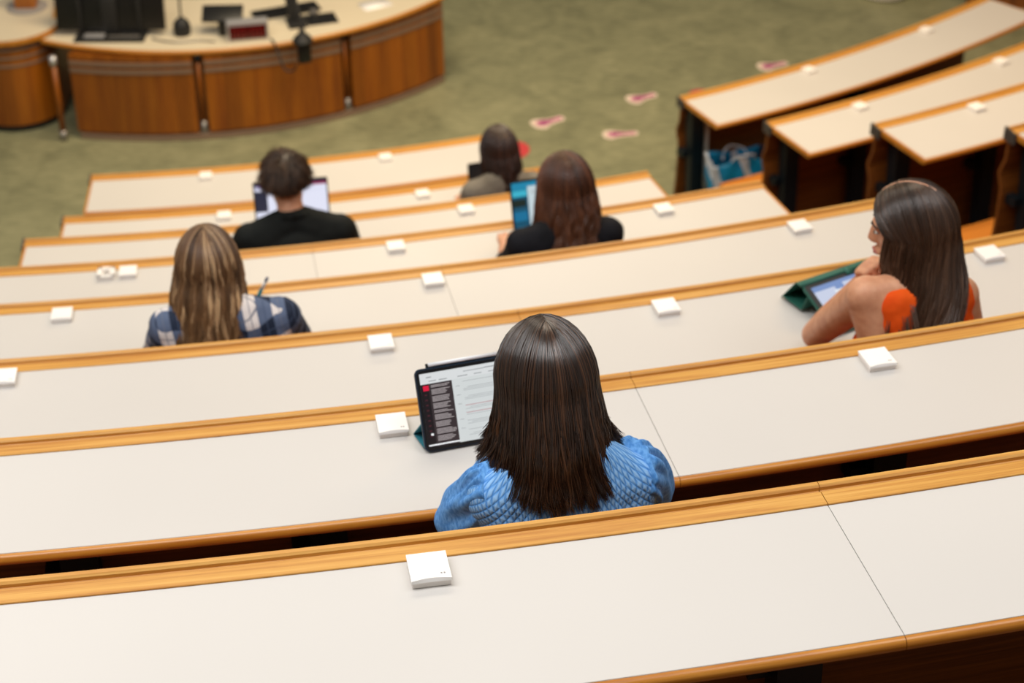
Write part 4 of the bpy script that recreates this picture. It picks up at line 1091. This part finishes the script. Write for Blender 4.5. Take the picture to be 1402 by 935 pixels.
# ================= brown-haired woman in black
pw = Person('woman in a black top with long reddish-brown hair at her laptop', 4, 13.9, head=(.03, .155, .728), pitch=-16, voxel=.007, sh=(.160, .055, .565),
    elbow=((-.172, .22, .338), (.22, .26, .338)), wrist=((-.135, .43, .345), (.1, .42, .345)), hands=[dict(d=(.35, .95, .05), n=(.1, .1, -1), curl=.3), dict(d=(-.4, .85, .05), n=(0, 0, -1), curl=.3)])
ow = pw.build()
B = Blob(); pw.torso(B, .011)
for i in (0, 1): pw.arm(B, i, .011, 1.55 if i == 0 else 1.8)
B.build('black_top', M['blacktop'], .007, 5, ow, disp=(.008, .07))
HR = hair_mat('reddish_brown_hair', rgb(38, 20, 13), rgb(78, 44, 28), rgb(132, 82, 54), .36, tip=rgb(120, 76, 50))
make_hair(pw, dict(rows=[(0, .104, -.006, .122, 0), (.06, .113, -.03, .13, -.004), (.14, .118, -.058, .150, -.012), (.22, .122, -.075, .16, -.03), (.3, .118, -.085, .16, -.03)],
    top=.132, crown=-.15, part=-.02, tmax=2.1, locks=70, per=34, len=((0, .5, .9, 2.2), (.19, .21, .27, .30)), lenR=((0, .5, 1., 2.2), (.18, .15, .12, .12)), clump=.62, wave=(.006, .13), lift=-.12, thick=.045, rad=.0014, lockvar=.24, lenvar=.09, fly=.005), HR, seed=8)

# ================= woman in grey
pg_ = Person('woman in a grey top with dark shoulder-length hair beside a dark laptop', 6, 15.5, head=(.015, .165, .717), pitch=-20, yaw=-6, voxel=.008, sh=(.140, .055, .565),
    elbow=((-.155, .20, .345), (.19, .20, .345)), wrist=((-.125, .335, .352), (.1, .34, .352)), hands=[dict(d=(.15, .95, .1), n=(.4, .1, -.9), curl=.4), dict(d=(-.4, .85, .06), n=(0, 0, -1), curl=.3)])
og = pg_.build()
B = Blob(); pg_.torso(B, .014)
for i in (0, 1): pg_.arm(B, i, .015, 1.7)
B.hull([(pg_.N + Vector((0, -.015, .0)), (.07, .066, .02)), (pg_.N + Vector((0, -.02, .015)), (.06, .055, .012))])
B.build('grey_top', M['greytop'], .008, 5, og, disp=(.012, .08))
HD = hair_mat('black_brown_hair', rgb(22, 14, 12), rgb(46, 28, 22), rgb(84, 54, 44), .38)
make_hair(pg_, dict(rows=[(0, .092, -.006, .118, 0), (.06, .094, -.03, .122, 0), (.12, .086, -.05, .13, 0), (.2, .08, -.06, .13, 0)],
    top=.126, crown=-.1, part=.03, tmax=1.9, locks=60, per=26, len=((0, .6, 2.), (.15, .17, .15)), lenR=((0, .5, 1.4, 2.), (.11, .10, .15, .15)), clump=.5, wave=(.003, .13), lift=-.16, thick=.04, rad=.0016, fly=.003), HD, seed=9)

# ================= woman in orange
po = Person('woman in an orange sleeveless top with long brown hair, chin on hand, looking aside', 2, 15.2, skin_='skin2', head=(.005, .135, .752), yaw=58, pitch=-10, roll=0, voxel=.005, sh=(.132, .075, .575), dsh=(.03, -.015),
    elbow=((-.135, .35, .325), (.215, .10, .33)), wrist=((-.045, .275, .52), (.10, .235, .215)), hands=[dict(d=(-.12, -.42, .9), n=(.4, -.85, -.2), curl=1.75, side=1), dict(d=(-.85, .4, -.05), n=(0, -.2, -1), curl=.3)])
oo = po.build()
B = Blob(); g_ = .009; V = Vector
B.hull([(po.pel, (.174, .124, .105)), (po.wai, (.137, .101, .08))]); B.hull([(po.wai, (.137, .101, .08)), (po.che, (.150, .114, .09))])
B.hull([(po.N + V((0, -.014, .008)), (.064, .064, .030))] + [(po.S[0] * .50 + po.upc * .50 + V((0, -.012, .012)), .064), (po.S[1] * .80 + po.upc * .20 + V((0, -.008, .008)), .060)] + [(po.upc + V((S.x * .52, .0, -.05)), (.055, .088, .06)) for S in po.S])
B.hull([(po.S[1] * .80 + po.upc * .20 + V((0, -.008, -.03)), (.056, .060, .06)), (po.che + V((.085, 0, .02)), (.072, .10, .09))])
B.hull([(po.upc + V((S.x * .52, .0, -.05)), (.055, .088, .06)) for S in po.S] + [(po.che + V((S.x * .58, .0, -.06)), (.075, .114, .09)) for S in po.S])
for x in (-.065, .065): B.ell(po.che + V((x, .085, .0)), (.067, .058, .067))
B.build('orange_top', M['orange'], .005, 5, oo, disp=(.010, .05))
HO = hair_mat('brown_hair', rgb(30, 20, 15), rgb(58, 40, 30), rgb(108, 80, 62), .31, tip=rgb(104, 76, 56), spec=.8)
make_hair(po, dict(rows=[(0, .097, -.008, .120, 0), (.06, .099, -.022, .124, .0), (.12, .097, -.045, .135, .0), (.20, .086, -.064, .150, -.002), (.28, .072, -.078, .158, -.004), (.40, .054, -.08, .158, -.006)],
    top=.128, crown=-.42, part=-.02, pt0=.25, tmax=1.95, locks=84, per=36, len=((0, .6, 1.2, 2.), (.36, .34, .30, .22)), clump=.5, wave=(.0035, .16), lift=-.02, thick=.045, rad=.00125, yaw=math.radians(46), untwist=.9, lockvar=.2, lenvar=.08, fly=.004), HO, seed=12)
# loose locks falling over her bare shoulder blade
r_ = np.random.default_rng(21); Ls = []; Sh = []
for a_, b_, c_ in (((-.066, -.04, -.09), (-.080, -.180, -.19), (-.098, -.182, -.285)), ((-.060, -.06, -.10), (-.068, -.205, -.19), (-.076, -.200, -.31)), ((-.066, -.03, -.08), (-.098, -.160, -.18), (-.132, -.152, -.262)), ((-.05, -.08, -.1), (-.050, -.232, -.2), (-.050, -.225, -.33))):
    A_, B_, C_ = (np.array(q) for q in (a_, b_, c_)); l_ = r_.uniform(.3, .7)
    for _ in range(11):
        j0, j1 = r_.normal(0, .006, 3), r_.normal(0, .005, 3); tt = np.linspace(0, 1, 16)[:, None]
        Ls.append((1 - tt) ** 2 * (A_ + j0) + 2 * tt * (1 - tt) * (B_ + j0 * .6 + j1) + tt ** 2 * (C_ + j1 * .7) + np.sin(tt * 9 + l_ * 9) * .0025 * tt + np.array(po.H)); Sh.append(l_ + r_.normal(0, .12))
Ls = np.array(Ls); Sh = np.clip(np.array(Sh), 0, 1)[:, None].repeat(3, 1)
strands_mesh('loose_hair', Ls, .0012 * (1 - .7 * np.linspace(0, 1, 16)[None] ** 3) * np.ones((len(Ls), 1)), Sh, HO, oo)
# the parting shows a thin line of scalp
pth = []
for i in range(11):
    yy = -.42 + 1.16 * i / 10; xx = -.02; zz = math.sqrt(max(.02, 1 - xx * xx - yy * yy))
    q = Vector((xx * .097, -.008 + yy * .120, zz * .128 + .0005)); q.rotate(Euler((0, 0, math.radians(46)))); pth.append(po.H + q)
tube('parting', pth, .0022, M['skin'], [c for c in oo.children if c.name.startswith('hair')][0], 6)

# ------------------------------------------------------------------ lamps of the hall
def area(name, loc, sx, sy, power, col, rot=(0, 0, 0)):
    d = bpy.data.lights.new(name, 'AREA'); d.shape = 'RECTANGLE'; d.size = sx; d.size_y = sy; d.energy = power; d.color = col
    o = bpy.data.objects.new(name, d); COL.objects.link(o); o.location = loc; o.rotation_euler = rot; return o
warm, mid_, neutral = (1., .82, .56), (1., .89, .73), (1., .985, .975)
area('ceiling_lamp', (-3, 2.5, 9.0), 7, 2.2, 360, neutral)
area('ceiling_lamp', (3.5, 2.5, 9.0), 4, 2.2, 138, neutral)
area('ceiling_lamp', (-2.0, 7.5, 8.0), 7, 2., 205, mid_)
area('ceiling_lamp', (4., 9.6, 7.0), 3, 2., 140, (1., .62, .25))
area('ceiling_lamp', (-.2, 10.9, 5.0), 3.4, 1.8, 205, warm)
w = bpy.data.worlds.new('hall_air'); SC.world = w; w.use_nodes = True
w.node_tree.nodes['Background'].inputs[0].default_value = (1., .92, .82, 1); w.node_tree.nodes['Background'].inputs[1].default_value = .18

# ------------------------------------------------------------------ camera
cam = bpy.data.cameras.new('camera'); co = bpy.data.objects.new('camera', cam); COL.objects.link(co)
cam.sensor_width = 36.; cam.lens = 2800. * 36. / 1402.; cam.clip_start = .1
pitch, roll = .56, -.018
co.location = (0, 0, 5.88)
R = Matrix.Rotation(PI / 2 - pitch, 4, 'X') @ Matrix.Rotation(roll, 4, 'Z')
co.rotation_euler = R.to_euler()
cam.dof.use_dof = True; cam.dof.focus_distance = 3.62; cam.dof.aperture_fstop = 4.6
SC.camera = co
SC.view_settings.view_transform = 'Standard'; SC.view_settings.look = 'None'; SC.view_settings.gamma = 1.; SC.view_settings.exposure = 0.
SC.view_settings.use_curve_mapping = False
